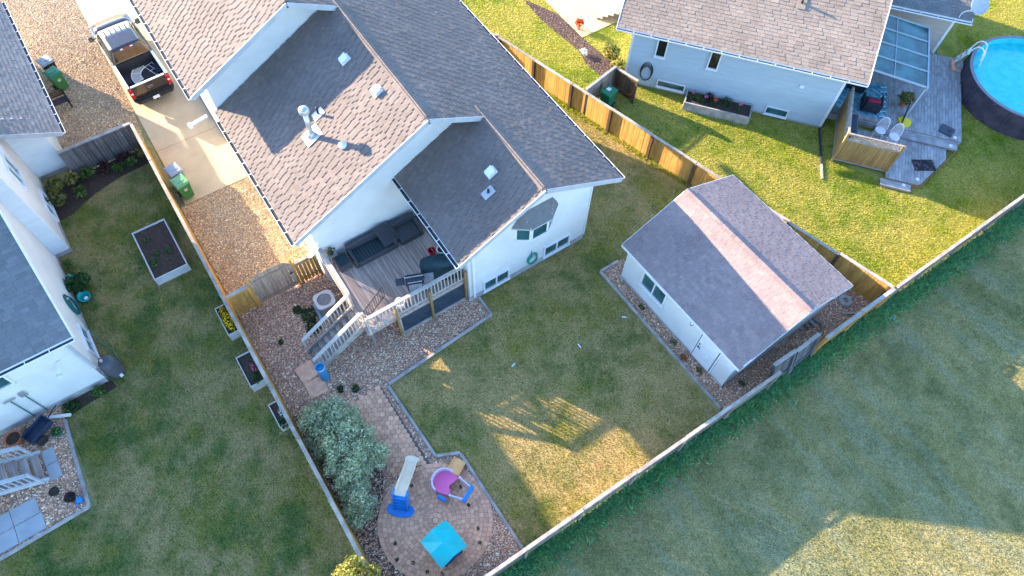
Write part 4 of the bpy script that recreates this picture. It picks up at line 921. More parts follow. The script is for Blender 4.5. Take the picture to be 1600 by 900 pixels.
bn = thing('garden_bench', 'dark slatted bench under the eave of the left house', 'bench', (-31.9, -4.32, 0), R(90))
for i in range(4): MB().box(-.65, -.36+i*.11, .43, .65, -.27+i*.11, .46).obj('slat', mat('bench_purple%d' % i, (.07, .055, .075), None, .7), bn)
for i in range(3): MB().box(-.65, .10, .52+i*.11, .65, .125, .60+i*.11).obj('slat', M['cedar_dark'], bn)
for x in (-.6, .6):
    MB().box(x-.03, -.36, 0, x+.03, -.30, .60).obj('leg', M['black'], bn); MB().box(x-.03, .06, 0, x+.03, .12, .84).obj('leg', M['black'], bn); MB().box(x-.03, -.36, .60, x+.03, .12, .63).obj('armrest', M['black'], bn)

# ------------------------------------------------------------------ planters on the left lawn
def planter(label, x0, x1, y0, y1, h, wall='grey_wood', t=.045, rim=True):
    p = thing('planter_box', label, 'planter', ((x0+x1)/2, (y0+y1)/2, 0))
    for bx in ((x0, y0, 0, x1, y0+t, h), (x0, y1-t, 0, x1, y1, h), (x0, y0+t+.001, 0, x0+t, y1-t-.001, h-.003), (x1-t, y0+t+.001, 0, x1, y1-t-.001, h-.003)): MB().box(*bx).obj('side_board', M[wall], p, I4)
    MB().box(x0+t, y0+t, 0, x1-t, y1-t, h-.07).obj('soil', M['soil'], p, I4)
    return p
M['pale_board'] = mat('pale_grey_board', (.52, .52, .52), (.44, .44, .45), .7, 3, rnd=.05)
pb = planter('large white-edged raised bed of bare soil on the left lawn', -22.55, -19.8, -3.74, -2.32, .45, 'pale_board', .05)
for i, (x, y, s) in enumerate(((-21.9, -3.35, .16), (-21.05, -3.2, .12), (-20.75, -3.38, .22), (-20.9, -2.75, .13), (-20.55, -3.5, .14))):
    pl_ = thing('seedling', ['pale seedling at the far end of the large raised bed', 'tiny seedling in the middle of the large raised bed', 'yellow-green seedling, biggest in the large raised bed', 'faint seedling near the fence side of the large raised bed', 'low seedling next to the biggest one in the raised bed'][i], 'plant', (x, y, .38))
    leafball('foliage', (x, y, .42), (s, s, .07), 60, .05, 'leaf_light', pl_, seed=i)
    MB().cyl((x, y, .37), (x, y, .43), .008, n=5).obj('stem', M['leaf_light'], pl_, I4)
for i, (x0, x1, y0, lab) in enumerate(((-17.2, -15.78, -2.20, 'narrow planter of bright yellow flowers hung outside the side fence'), (-14.74, -13.3, -2.34, 'planter with pink blooms outside the side fence, middle of the three'), (-12.30, -11.26, -2.09, 'small planter outside the side fence nearest the silver shrub'))):
    pz = planter(lab, x0, x1, y0, -1.70, .5, 'pale_board', .035)
    cx_, cy_ = (x0+x1)/2, (y0-1.70)/2
    if i == 0:
        f_l = thing('flower_clump', 'mass of yellow marigolds filling the narrow fence planter', 'flowers', (cx_, cy_, .44)); leafball('foliage', (cx_, cy_, .48), (.60, .17, .10), 900, .035, 'leaf_dark', f_l, seed=5)
        leafball('blossom', (cx_, cy_, .55), (.62, .17, .09), 420, .040, 'petal_yellow', f_l, flat=.3, seed=6)
    else:
        f_l = thing('flower_clump', ['', 'pink flowers at the fence edge of the middle planter', 'white and green sprig in the smallest fence planter'][i], 'flowers', (cx_+.35, cy_+.05, .44)); leafball('foliage', (cx_+.45, cy_+.02, .5), (.28, .16, .10), 220, .04, 'leaf_dark', f_l, seed=7+i)
        leafball('blossom', (cx_+.05, cy_+.1, .54), (.22, .10, .06), 50, .035, 'petal_pink' if i == 1 else 'trim', f_l, flat=.3, seed=17+i)

# ------------------------------------------------------------------ pickup truck (x forward from the rear bumper)
M['paint'] = mat('dark_brown_paint', (.070, .056, .052), (.08, .064, .058), .2, 2, metal=.7, spec=.6, coat=.6)
M['bed_liner'] = mat('bed_liner', (.018, .02, .026), (.03, .033, .04), .7, 20)
M['chrome'] = mat('chrome', (.75, .76, .78), (.7, .71, .73), .12, 3, metal=1.0); M['tail_red'] = mat('tail_red', (.55, .012, .015), (.45, .01, .012), .15, 4, coat=.6)
tk = thing('pickup_truck', 'dark brown crew cab pickup parked nose away on the driveway', 'truck', (-29.42, -.12, .032), R(182.4))
def arch(xc, r, z, n=8): return [(xc-r*math.cos(math.pi*i/n), z+r*math.sin(math.pi*i/n)) for i in range(n+1)]
prof = [(2.06, .42)]+[(3.9, .42)]+[(p[0], p[1]) for p in arch(4.85, .47, .42)]+[(5.72, .42), (5.90, .55), (5.92, .85), (5.86, 1.02), (5.45, 1.17), (4.72, 1.27), (4.55, 1.30), (2.06, 1.30)]
def yext(b, prof, y0, y1):
    n = len(prof); return b.add([(x, y0, z) for x, z in prof]+[(x, y1, z) for x, z in prof], [tuple(range(n)), tuple(range(n, 2*n))[::-1]]+[((i+1) % n, i, n+i, n+(i+1) % n) for i in range(n)])
yext(MB(), prof, -.98, .98).obj('body', M['paint'], tk, bevel=.06, seg=3)
hood = MB().loft([[(4.62, y, 1.295+.03*math.cos(y*1.5)) for y in np.linspace(-.85, .85, 9)]+[(4.62, .85, 1.22), (4.62, -.85, 1.22)], [(5.25, y, 1.24+.035*math.cos(y*1.5)) for y in np.linspace(-.82, .82, 9)]+[(5.25, .82, 1.15), (5.25, -.82, 1.15)], [(5.80, y, 1.06+.03*math.cos(y*1.5)) for y in np.linspace(-.76, .76, 9)]+[(5.80, .76, .98), (5.80, -.76, .98)]])
hood.obj('hood', M['paint'], tk, smooth=True)
belt = [(2.10, -.93), (4.66, -.90), (4.66, .90), (2.10, .93)]; rf = [(2.30, -.72), (3.95, -.74), (3.95, .74), (2.30, .72)]
cabm = MB().add([(x, y, 1.29) for x, y in belt]+[(x, y, 1.90) for x, y in rf], [(0, 1, 5, 4), (1, 2, 6, 5), (2, 3, 7, 6), (3, 0, 4, 7), (4, 5, 6, 7)]).obj('cab', M['paint'], tk, bevel=.03)
def quad_in(c, k, off):
    c = [Vector(p) for p in c]; m_ = sum(c, Vector())/4; nrm = (c[1]-c[0]).cross(c[3]-c[0]).normalized(); return [m_+(p-m_)*k+nrm*off for p in c]
Bz = [Vector((x, y, 1.29)) for x, y in belt]; Tz = [Vector((x, y, 1.90)) for x, y in rf]
for nm, c in (('side_window', [Bz[0], Bz[1], Tz[1], Tz[0]]), ('windshield', [Bz[1], Bz[2], Tz[2], Tz[1]]), ('side_window', [Bz[2], Bz[3], Tz[3], Tz[2]]), ('rear_window', [Bz[3], Bz[0], Tz[0], Tz[3]])):
    MB().slab(quad_in(c, .86, .012), .008).obj(nm, M['dark_glass'], cabm, WM[tk.name])
rfm = MB().loft([[(x, y, 1.895+.03*math.cos(y*1.9)) for y in np.linspace(-.73, .73, 9)]+[(x, .73, 1.87), (x, -.73, 1.87)] for x in (2.26, 2.5, 3.3, 3.98)]).obj('roof', M['paint'], tk, smooth=True)
for y in (-.5, -.25, 0, .25, .5): MB().beam((2.42, y, 1.93-.012*abs(y)*2), (3.8, y, 1.93-.012*abs(y)*2), .06, .014).obj('roof_rib', M['paint'], rfm, WM[tk.name])
MB().box(2.22, -.16, 1.86, 2.27, .16, 1.90).obj('brake_light', M['tail_red'], tk); 
for s in (-1, 1): MB().box(2.215, s*.17, 1.86, 2.265, s*.30, 1.90).obj('cargo_lamp', M['trim'], tk)
sp_ = [(.30, .50), (.66, .50)]+arch(1.30, .47, .50)+[(1.94, .50), (2.07, .50), (2.07, 1.32), (.30, 1.32)]
for s in (-1, 1):
    bs = yext(MB(), sp_, s*.90, s*.985); o_ = bs.obj('bed_side', M['paint'], tk, bevel=.02)
    if s < 0: o_.data.flip_normals()
    MB().box(.28, s*.86, 1.32, 2.06, s*.99, 1.345).obj('bed_rail', M['metal_white'], o_, WM[tk.name])
MB().box(.36, -.895, .72, 2.05, .895, .78).obj('bed_floor', M['bed_liner'], tk); MB().box(1.99, -.895, .78, 2.055, .895, 1.34).obj('bed_front', M['bed_liner'], tk)
for s in (-1, 1): MB().box(.36, s*.86, .78, 1.985, s*.895, 1.315).obj('bed_liner', M['bed_liner'], tk); MB().box(.98, s*.62, .78, 1.62, s*.855, .98).obj('wheel_well', M['bed_liner'], tk)
tg = MB().box(.24, -.80, .62, .34, .80, 1.32).obj('tailgate', M['paint'], tk, bevel=.02); MB().box(.25, -.81, 1.322, .345, .81, 1.345).obj('tailgate_cap', M['metal_white'], tg, WM[tk.name]); MB().box(.235, -.14, 1.17, .241, .14, 1.24).obj('tailgate_handle', M['black'], tg, WM[tk.name])
MB().lathe([(.0, .0), (.13, .0), (.125, .014), (.0, .014)], 20, sx=1, sy=.42).obj('emblem', M['chrome'], tg, WM[tk.name] @ mx((.24, 0, 1.03), R(-90), R(90)) )
MB().lathe([(.0, .013), (.105, .013), (.10, .018), (0, .018)], 20, sx=1, sy=.38).obj('emblem_centre', mat('emblem_blue', (.02, .05, .16), None, .3), tg, WM[tk.name] @ mx((.24, 0, 1.03), R(-90), R(90)))
for s in (-1, 1):
    tl = MB().box(.235, s*.805, .72, .40, s*.99, 1.26).obj('tail_light', M['tail_red'], tk, bevel=.02); MB().box(.230, s*.83, .95, .236, s*.95, 1.03).obj('reverse_lamp', M['trim'], tl, WM[tk.name])
MB().add([(0, -.82, .46), (.30, -.98, .46), (.30, .98, .46), (0, .82, .46), (0, -.82, .62), (.30, -.98, .64), (.30, .98, .64), (0, .82, .62)], [(3, 2, 1, 0), (4, 5, 6, 7), (0, 1, 5, 4), (1, 2, 6, 5), (2, 3, 7, 6), (3, 0, 4, 7)]).obj('rear_bumper', M['black'], tk, bevel=.03)
MB().add([(-.03, -.155, .50), (-.03, .155, .50), (.012, .155, .625), (.012, -.155, .625), (-.02, -.155, .50), (-.02, .155, .50), (.02, .155, .625), (.02, -.155, .625)], [(3, 2, 1, 0), (4, 5, 6, 7), (0, 1, 5, 4), (1, 2, 6, 5), (2, 3, 7, 6), (3, 0, 4, 7)]).obj('number_plate', M['trim'], tk)
MB().cyl((-.06, 0, .43), (.1, 0, .43), .03, n=8).obj('tow_hitch', M['black'], tk)
MB().box(5.86, -.97, .45, 6.0, .97, .72).obj('front_bumper', M['chrome'], tk, bevel=.04); MB().box(5.90, -.55, .74, 5.945, .55, 1.0).obj('grille', M['black'], tk)
for s in (-1, 1): MB().box(5.80, s*.6, .78, 5.935, s*.95, 1.0).obj('headlight', M['metal'], tk, bevel=.02)
for s in (-1, 1):
    mr = MB().beam((4.35, s*.94, 1.36), (4.35, s*1.06, 1.38), .06, .05).cbox((4.34, s*1.16, 1.42), .14, .22, .24).obj('mirror', M['black'], tk, bevel=.02); MB().box(4.262, s*1.07, 1.32, 4.268, s*1.25, 1.52).obj('mirror_glass', M['glass'], mr, WM[tk.name])
    for x in (1.30, 4.85):
        w = MB().lathe([(.22, -.13), (.37, -.12), (.40, -.08), (.40, .08), (.37, .12), (.22, .13)], 24).obj('wheel', M['rubber'], tk, WM[tk.name] @ mx((x, s*.84, .40), 0, R(90))); MB().lathe([(.0, .10), (.10, .12), (.22, .09), (.23, -.05), (0, -.05)], 20).obj('rim', M['chrome'], w, WM[tk.name] @ mx((x, s*.84, .40), 0, R(-90*s)))
    for x0, x1 in ((2.15, 3.15), (3.18, 4.25)):
        dd = MB().box(x0, s*.985, .52, x1, s*1.0, 1.27).obj('door', M['paint'], tk, bevel=.01); MB().beam((x0+.08, s*1.012, 1.12), (x0+.32, s*1.012, 1.12), .03, .04).obj('handle', M['paint'], dd, WM[tk.name])
# curved framed panels lying in the truck bed
M['clear'] = mat('pale_panel', (.42, .42, .40), (.36, .36, .35), .25, 3); M['panel_dark'] = mat('smoked_panel', (.09, .10, .12), None, .2)
def curved(label, loc, rz, r0, r1, a0, a1, tilt=0):
    t = thing('curved_panel', label, 'panel', loc, rz, ry=R(tilt)); N = 10; A_ = [a0+(a1-a0)*i/N for i in range(N+1)]
    P = [(r1*math.cos(a), r1*math.sin(a)) for a in A_]+[(r0*math.cos(a), r0*math.sin(a)) for a in A_[::-1]]
    MB().prism(P, .0, .012).obj('sheet', M['clear'], t)
    for r_ in (r0, r1): MB().tube([(r_*math.cos(a), r_*math.sin(a), .012) for a in A_], .02, 6).obj('frame_rail', M['metal_white'], t)
    for a in (a0, (a0+a1)/2, a1): MB().beam((r0*math.cos(a), r0*math.sin(a), .012), (r1*math.cos(a), r1*math.sin(a), .012), .03, .03).obj('frame_bar', M['metal_white'], t)
curved('curved white-framed panel lying flat in the truck bed', (-30.75, .28, .84), R(0), .55, .98, R(200), R(290), 0)
q = thing('metal_rack', 'white tubular rack lying in the front right of the truck bed', 'rack', (-30.95, .42, .83), R(20))
for y in (-.2, .0, .2): MB().tube([(-.45, y, .02), (.45, y, .02), (.5, y, .06)], .012, 6).obj('bar', M['metal_white'], q)
for x in (-.42, .0, .42): MB().tube([(x, -.25, .03), (x, .25, .03)], .012, 6).obj('cross_bar', M['metal_white'], q)
# ------------------------------------------------------------------ paver patio and path
pat = tag(MB().disc((-5.40, 1.0, .012), 1.95, 48).obj('paver_patio', M['paver_joint']), kind='structure')
PV = []
cp = (-5.40, 1.0); r_in = .12; rw = .158
def ring_paver(r0, r1, a0, a1):
    g_ = .008
    n_ = 2; A_ = [a0+(a1-a0)*i/n_ for i in range(n_+1)]; ga0, ga1 = g_/r0, g_/r1
    inn = [(cp[0]+(r0+g_/2)*math.cos(a), cp[1]+(r0+g_/2)*math.sin(a)) for a in (a0+ga0/2, (a0+a1)/2, a1-ga0/2)]
    out = [(cp[0]+(r1-g_/2)*math.cos(a), cp[1]+(r1-g_/2)*math.sin(a)) for a in (a1-ga1/2, (a0+a1)/2, a0+ga1/2)]
    return inn+out
r_ = r_in
while r_ < 1.93:
    nn = max(6, int(round(2*math.pi*(r_+rw/2)/.165))); ph = random.random()
    for k in range(nn): PV.append(ring_paver(r_, r_+rw-.0, 2*math.pi*(k+ph)/nn, 2*math.pi*(k+1+ph)/nn))
    r_ += rw
PV.append([(cp[0]+.11*math.cos(t), cp[1]+.11*math.sin(t)) for t in [2*math.pi*i/10 for i in range(10)]])
path = tag(MB().prism([(-10.92, .52), (-10.86, 1.80), (-7.05, 1.86), (-7.0, .62)], -.01, .012).obj('paver_path', M['paver_joint']), kind='structure')
HX = []
hw, hh = .205, .178; row = 0; y = .60
while y < 1.80:
    x = -10.86+(hw/2 if row % 2 else 0)
    while x < -7.05:
        if math.hypot(x-cp[0], y-cp[1]) > 2.02:
            HX.append([(x+.112*math.cos(R(30+60*i)), y+.112*math.sin(R(30+60*i))) for i in range(6)])
        x += hw
    y += hh; row += 1
def lay(P, parent, keep):
    P = sorted(P, key=lambda p: -((p[0][0])-0))[:]
    keepP = P if len(P) <= keep else P[:keep]; rest = P[keep:]
    for p in keepP: MB().prism(p, .0, .030+random.uniform(-.004, .004)).obj('paver', M['paver'], parent, I4)
    if rest:
        b = MB()
        for p in rest: b.prism(p, .0, .030+random.uniform(-.004, .004))
        tag(b.obj('paver_field', M['paver'], parent, I4), kind='stuff')
lay(PV, pat, 300); lay(HX, path, 300)

# ------------------------------------------------------------------ garden toys
def plast(n, c, r_=.38): return mat(n, c, tuple(x*.93 for x in c), r_, 3, spec=.45)
M['t_blue'] = plast('toy_blue', (.010, .22, .62)); M['t_cream'] = plast('toy_cream', (.90, .72, .50)); M['t_pink'] = plast('toy_pink', (.90, .15, .36)); M['t_lilac'] = plast('toy_lilac', (.60, .56, .70))
M['t_orange'] = plast('toy_orange', (.90, .46, .18)); M['t_teal'] = plast('toy_teal', (.0, .45, .43)); M['t_sky'] = plast('toy_sky_blue', (.01, .30, .58)); M['t_white'] = plast('toy_white', (.66, .60, .52)); M['t_navy'] = plast('toy_navy', (.01, .10, .28))
# slide: local x runs down the chute
sa = math.atan2(1.30-.15, -7.58+6.35)
ts = thing('toy_slide', 'toddler slide with cream chute and blue ladder on the paver patio', 'slide', (-6.38, .16, .03), sa)
oval = [(.0+.26*math.cos(t), .50*math.sin(t)) for t in [2*math.pi*i/28 for i in range(28)]]
MB().prism(oval, 0, .05).obj('base', M['t_blue'], ts, bevel=.015)
for s in (-1, 1): MB().add([(-.06, s*.20, .05), (.22, s*.20, .05), (.50, s*.20, .98), (.28, s*.20, 1.02), (-.06, s*.27, .05), (.22, s*.27, .05), (.50, s*.27, .98), (.28, s*.27, 1.02)], [(3, 2, 1, 0), (4, 5, 6, 7), (0, 1, 5, 4), (1, 2, 6, 5), (2, 3, 7, 6), (3, 0, 4, 7)] if s > 0 else [(0, 1, 2, 3), (7, 6, 5, 4), (4, 5, 1, 0), (5, 6, 2, 1), (6, 7, 3, 2), (7, 4, 0, 3)]).obj('side_panel', M['t_blue'], ts, bevel=.02)
for k in range(4): z = .16+k*.19; MB().box(-.04+z*.30, -.198, z, .12+z*.30, .198, z+.05).obj('step', M['t_blue'], ts, bevel=.012)
cs = [(.30, .80), (.46, .80), (.75, .66), (1.10, .42), (1.40, .22), (1.62, .13), (1.78, .12)]
secs = []
for x, z in cs: secs.append([(x, -.22, z+.13), (x, -.18, z+.13), (x, -.16, z+.02), (x, .16, z+.02), (x, .18, z+.13), (x, .22, z+.13), (x, .19, z-.02), (x, -.19, z-.02)])
MB().loft(secs).obj('chute', M['t_cream'], ts)
lip = [(1.80+.13*math.cos(t), .27*math.sin(t)) for t in [2*math.pi*i/20 for i in range(20)]]
MB().prism(lip, .0, .15).obj('chute_lip', M['t_cream'], ts, bevel=.03, seg=3)
# climber with pink floor
tc = thing('toy_climber', 'pink and lilac toddler climber with blue rails and orange slide', 'toy', (-6.28, 1.92, .03), R(33))
arcp = [R(a) for a in range(70, 251, 12)]
fl = [(.42*math.cos(a), .42*math.sin(a)) for a in arcp]+[(.10, -.40), (.42, -.34), (.20, -.05), (.42, .36)]
MB().prism(fl, .28, .34).obj('platform', M['t_pink'], tc, bevel=.01)
MB().prism([(.46*math.cos(a), .46*math.sin(a)) for a in arcp]+[(.40*math.cos(a), .40*math.sin(a)) for a in arcp[::-1]], .0, .60).obj('curved_wall', M['t_lilac'], tc, bevel=.015)
for i in range(5): MB().box(-.30+i*.09, -.22, .341, -.27+i*.09, .22, .350).obj('groove', M['t_pink'], tc)
for p in ((.46, .34), (.40, -.36), (.92, -.30), (.98, .18)): MB().cyl((*p, 0), (*p, .52), .045, n=12).obj('post', M['t_lilac'], tc)
MB().beam((.46, .34, .46), (.98, .18, .46), .05, .10).obj('rail', M['t_lilac'], tc); MB().beam((.40, -.36, .46), (.92, -.30, .46), .05, .10).obj('rail', M['t_lilac'], tc)
MB().beam((.92, -.36, .40), (.99, .25, .40), .14, .30, ext=.02).obj('front_panel', M['t_blue'], tc, bevel=.05, seg=3)
MB().beam((-.02, -.50, .26), (.32, -.56, .22), .12, .34).obj('side_wing', M['t_blue'], tc, bevel=.05, seg=3)
MB().add([(-.12, .40, .34), (.36, .40, .34), (.36, 1.05, .02), (-.12, 1.05, .02), (-.12, .40, .29), (.36, .40, .29), (.36, 1.05, -.0), (-.12, 1.05, -.0)], [(0, 1, 2, 3), (7, 6, 5, 4), (4, 5, 1, 0), (5, 6, 2, 1), (6, 7, 3, 2), (7, 4, 0, 3)]).obj('slide', M['t_orange'], tc, bevel=.008)
for x in (-.12, .33): MB().add([(x, .40, .34), (x+.03, .40, .34), (x+.03, 1.05, .02), (x, 1.05, .02), (x, .40, .40), (x+.03, .40, .40), (x+.03, 1.05, .08), (x, 1.05, .08)], [(3, 2, 1, 0), (4, 5, 6, 7), (0, 1, 5, 4), (1, 2, 6, 5), (2, 3, 7, 6), (3, 0, 4, 7)]).obj('slide_edge', M['t_orange'], tc)
# playhouse
ph_ = thing('playhouse', 'small plastic playhouse with bright turquoise roof on the patio', 'playhouse', (-4.37, .80, .03), R(8))
for s in (-1, 1):
    for k in (-1, 1): MB().box(k*.44-.05, s*.42-.05, 0, k*.44+.05, s*.42+.05, 1.02).obj('corner_post', M['t_white'], ph_, bevel=.015)
    MB().box(-.38, s*.42-.02, 0, .38, s*.42+.02, .55).obj('wall', M['t_white'], ph_); MB().box(s*.44-.02, -.36, 0, s*.44+.02, .36, .50 if s < 0 else .42).obj('wall', M['t_white'] if s < 0 else M['t_navy'], ph_)
MB().box(.40, -.36, .92, .50, .36, 1.02).obj('lintel', M['t_white'], ph_)
rp = [(-.56, -.54, 1.06), (.56, -.54, 1.06), (.56, .54, 1.06), (-.56, .54, 1.06)]; ax = .22
MB().add([*rp, (-.56, 0, 1.36), (.56, 0, 1.36), (0, -.54, 1.30), (0, .54, 1.30), (0, 0, 1.40), *[(x, y, z-.05) for x, y, z in rp], (-.56, 0, 1.31), (.56, 0, 1.31)],
         [(0, 6, 8, 4), (6, 1, 5, 8), (8, 5, 2, 7), (4, 8, 7, 3), (9, 10, 1, 6, 0), (11, 12, 3, 7, 2), (12, 13, 9), (9, 0, 4, 13), (13, 4, 3, 12), (10, 14, 5, 1), (14, 11, 2, 5), (12, 11, 14, 13), (13, 14, 10, 9)]).obj('roof', M['t_teal'], ph_)
for s in (-1, 1): MB().beam((s*.1-.3, -.44*0, 1.30), (s*.1-.3, .001, 1.36), .02, .02).obj('roof_rib', M['t_teal'], ph_)

# ------------------------------------------------------------------ right side: deck, screen, furniture
rd = thing('pool_deck', 'grey plank deck joining the sided house and the pool', 'deck', (ORX, ORY, 0), AZR)
U0, U1, V0, V1 = .12, 6.40, .78, 6.60; n = 44; bw = (U1-U0)/n; bm = MB().box(0, V0, .36, bw-.010, V1, .40).mesh('deck_board', M['deck_grey'])
for i in range(n): inst('deck_board', bm, rd, RWM @ mx((U0+i*bw, 0, random.uniform(-.002, .002))))
for i in range(36):
    a = .72+i*.142; 
    lo_v = -2.34 if a < 4.66 else -2.34+(a-4.66)*(2.68/1.57); hi_v = .30
    if lo_v < hi_v-.1:
        lo2 = -2.34 if a+.132 < 4.66 else -2.34+(a+.132-4.66)*(2.68/1.57)
        if a < 3.1: lo_v = lo2 = -1.90
        MB().prism([(a, lo_v), (a+.132, lo2), (a+.132, hi_v), (a, hi_v)], .16, .20).obj('deck_board', M['deck_grey'], rd)
MB().box(2.6, .315, .26, 6.28, .775, .30).obj('step_board', M['deck_grey'], rd); MB().box(2.6, .34, .16, 6.25, .76, .255).obj('riser', M['deck_grey'], rd); MB().box(.15, .70, .0, 6.38, .765, .355).obj('skirt_board', M['deck_grey'], rd)
MB().box(.15, 6.605, .05, 6.40, 6.64, .38).obj('skirt_board', M['cap_wood'], rd); MB().box(6.405, .8, .05, 6.43, 6.6, .38).obj('skirt_board', M['grey_wood'], rd)
MB().beam((4.70, -2.36, .08), (6.28, .32, .08), .03, .16).obj('skirt_board', M['gold_wood'], rd); MB().box(3.1, -2.365, .0, 4.68, -2.345, .155).obj('skirt_board', M['gold_wood'], rd)
sp = thing('wooden_step', 'grey two-board wooden step at the lower deck edge on the grass', 'step', RW(2.94, -2.78), AZR)
MB().box(0, 0, .10, 1.36, .19, .14).obj('tread', M['deck_grey'], sp); MB().box(0, .20, .10, 1.36, .39, .14).obj('tread', M['deck_grey'], sp); MB().box(.02, .02, 0, 1.34, .05, .10).obj('riser', M['grey_wood'], sp); MB().box(.02, .34, 0, 1.34, .37, .10).obj('riser', M['grey_wood'], sp)
ps = thing('privacy_screen', 'tall golden board screen with lattice top around the lower deck', 'screen', RW(.72, -1.97), AZR)
PW = WM[ps.name]
nb = 17
for i in range(nb): MB().box(i*.141+.01, -.012, .15, i*.141+.141, .012, 1.52).obj('board', M['gold_wood'], ps)
for i in range(20): MB().box(-.012, .05+i*.144, .15, .012, .05+i*.144+.134, 1.52).obj('board', M['gold_wood'], ps)
for (x, y) in ((0, 0), (2.42, 0), (0, 2.95)): MB().box(x-.05, y-.05, -.1, x+.05, y+.05, 1.92).obj('post', M['gold_wood'], ps)
for z, m_ in ((1.52, 'grey_wood'), (.18, 'grey_wood'), (1.88, 'cap_wood')):
    MB().box(.05, -.045, z, 2.37, .045, z+.045).obj('rail', M[m_], ps); MB().box(-.045, .05, z, .045, 2.9, z+.045).obj('rail', M[m_], ps)
for k, L in ((0, 2.3), (1, 2.85)):
    nn = int(L/.10)
    for i in range(nn):
        for s in (-1, 1):
            a = .06+i*.10; e_ = a+.30
            p0, p1 = (a, 1.57), (min(e_, L+.05), 1.57+min(.30, L+.05-a))
            if s < 0: p0, p1 = (a, 1.87), (min(e_, L+.05), 1.87-min(.30, L+.05-a))
            o3 = s*.006
            q0, q1 = ((p0[0], o3, p0[1]), (p1[0], o3, p1[1])) if k == 0 else ((o3, p0[0], p0[1]), (o3, p1[0], p1[1]))
            MB().beam(q0, q1, .010, .028, (0, 1, 0) if k == 0 else (1, 0, 0)).obj('lattice_strip', M['cap_wood'], ps) if False else MB().beam(q0, q1, .028, .010, (0, 1, 0) if k == 0 else (1, 0, 0)).obj('lattice_strip', M['cap_wood'], ps)
# patio roof with tinted panes
pg = thing('patio_cover', 'patio cover of tinted blue panes in a grey metal frame', 'canopy', (ORX, ORY, 0), AZR)
M['tint'] = glass_mat('tinted_pane', (.045, .16, .17), .12); M['frame_blue'] = mat('frame_grey_blue', (.36, .42, .47), (.32, .38, .43), .5, 3)
zc = lambda u_: 2.78-(u_-.1)*.115
us = [.1, .72, 2.25, 3.80]; vs_ = [1.55, 2.60, 3.65, 4.70, 5.75]
for i in range(3):
    for j in range(4): MB().slab([(us[i]+.02, vs_[j]+.03, zc(us[i]+.02)), (us[i+1]-.02, vs_[j]+.03, zc(us[i+1]-.02)), (us[i+1]-.02, vs_[j+1]-.03, zc(us[i+1]-.02)), (us[i]+.02, vs_[j+1]-.03, zc(us[i]+.02))], .012).obj('pane', M['tint'], pg)
for v in vs_: MB().beam((.05, v, zc(.05)+.012), (3.82, v, zc(3.82)+.012), .06, .07).obj('rafter', M['frame_blue'], pg)
for u_ in us[1:3]: MB().beam((u_, 1.55, zc(u_)+.01), (u_, 5.75, zc(u_)+.01), .035, .045).obj('cross_bar', M['frame_blue'], pg)
MB().beam((3.83, 1.5, zc(3.83)-.03), (3.83, 5.8, zc(3.83)-.03), .07, .16).obj('front_beam', M['frame_blue'], pg); MB().beam((.08, 1.5, zc(.08)), (.08, 5.8, zc(.08)), .07, .12).obj('ledger', M['frame_blue'], pg)
for v in (1.62, 5.68): MB().box(3.76, v-.04, .40, 3.84, v+.04, zc(3.8)-.08).obj('post', M['frame_blue'], pg)
M['rug_teal'] = mat('rug_teal', (.03, .22, .30), (.22, .42, .50), .9, 3.5, .47, .53, stretch=(1, 3.5, 1))
rg = thing('outdoor_rug', 'teal and white patterned rug under the dark patio chairs', 'rug', RW(1.55, 2.2, .402), AZR); MB().box(-1.05, -1.1, 0, 1.35, 1.3, .012).obj('rug', M['rug_teal'], rg)
for i in range(7): MB().beam((1.0, -1.0+i*.34, .0135), (1.3, -.9+i*.34, .0135), .05, .004).obj('stripe', M['trim'], rg)
M['navy_fab'] = mat('navy_fabric', (.020, .028, .040), (.03, .038, .05), .85, 5); M['red_fab'] = mat('red_fabric', (.36, .02, .06), (.30, .02, .05), .8, 5)
def lounge(label, u_, v_, rz, red):
    t = thing('patio_armchair', label, 'armchair', RW(u_, v_, .415), AZR+rz, 'dark patio armchairs')
    MB().box(-.36, -.36, .12, .36, .36, .38).obj('seat', M['navy_fab'], t, bevel=.04); bk_ = MB().add([(-.38, .26, .1), (.38, .26, .1), (.38, .42, .1), (-.38, .42, .1), (-.36, .34, .64), (.36, .34, .64), (.36, .46, .64), (-.36, .46, .64)], [(3, 2, 1, 0), (4, 5, 6, 7), (0, 1, 5, 4), (1, 2, 6, 5), (2, 3, 7, 6), (3, 0, 4, 7)]).obj('backrest', M['navy_fab'], t, bevel=.03)
    for s in (-1, 1): MB().box(s*.37, -.38, .1, s*.46, .34, .58).obj('armrest', M['navy_fab'], t, bevel=.03)
    if red: MB().box(-.30, .06, .42, .30, .30, .70).obj('cushion', M['red_fab'], t, bevel=.05, seg=3)
    for sx in (-.34, .34):
        for sy in (-.3, .34): MB().box(sx-.025, sy-.025, 0, sx+.025, sy+.025, .12).obj('foot', M['black'], t)
lounge('dark patio armchair with a red cushion seen from behind', 2.05, 1.62, R(180), True); lounge('dark patio armchair half under the tan roof edge', 1.35, 2.85, R(160), False)
M['grey_fab'] = mat('slate_cover', (.07, .085, .11), (.055, .07, .09), .8, 3)
bx_ = thing('storage_box', 'long slate grey storage box inside the privacy screen', 'storage box', RW(1.22, -.55, .205), AZR); MB().box(-.28, -1.05, 0, .28, 1.05, .52).obj('body', M['navy_fab'], bx_, bevel=.02); MB().add([(-.30, -1.08, .52), (.30, -1.08, .52), (.30, 1.08, .52), (-.30, 1.08, .52), (-.27, -1.05, .60), (.20, -1.05, .64), (.20, 1.05, .64), (-.27, 1.05, .60)], [(3, 2, 1, 0), (4, 5, 6, 7), (0, 1, 5, 4), (1, 2, 6, 5), (2, 3, 7, 6), (3, 0, 4, 7)]).obj('lid', M['grey_fab'], bx_, bevel=.02)
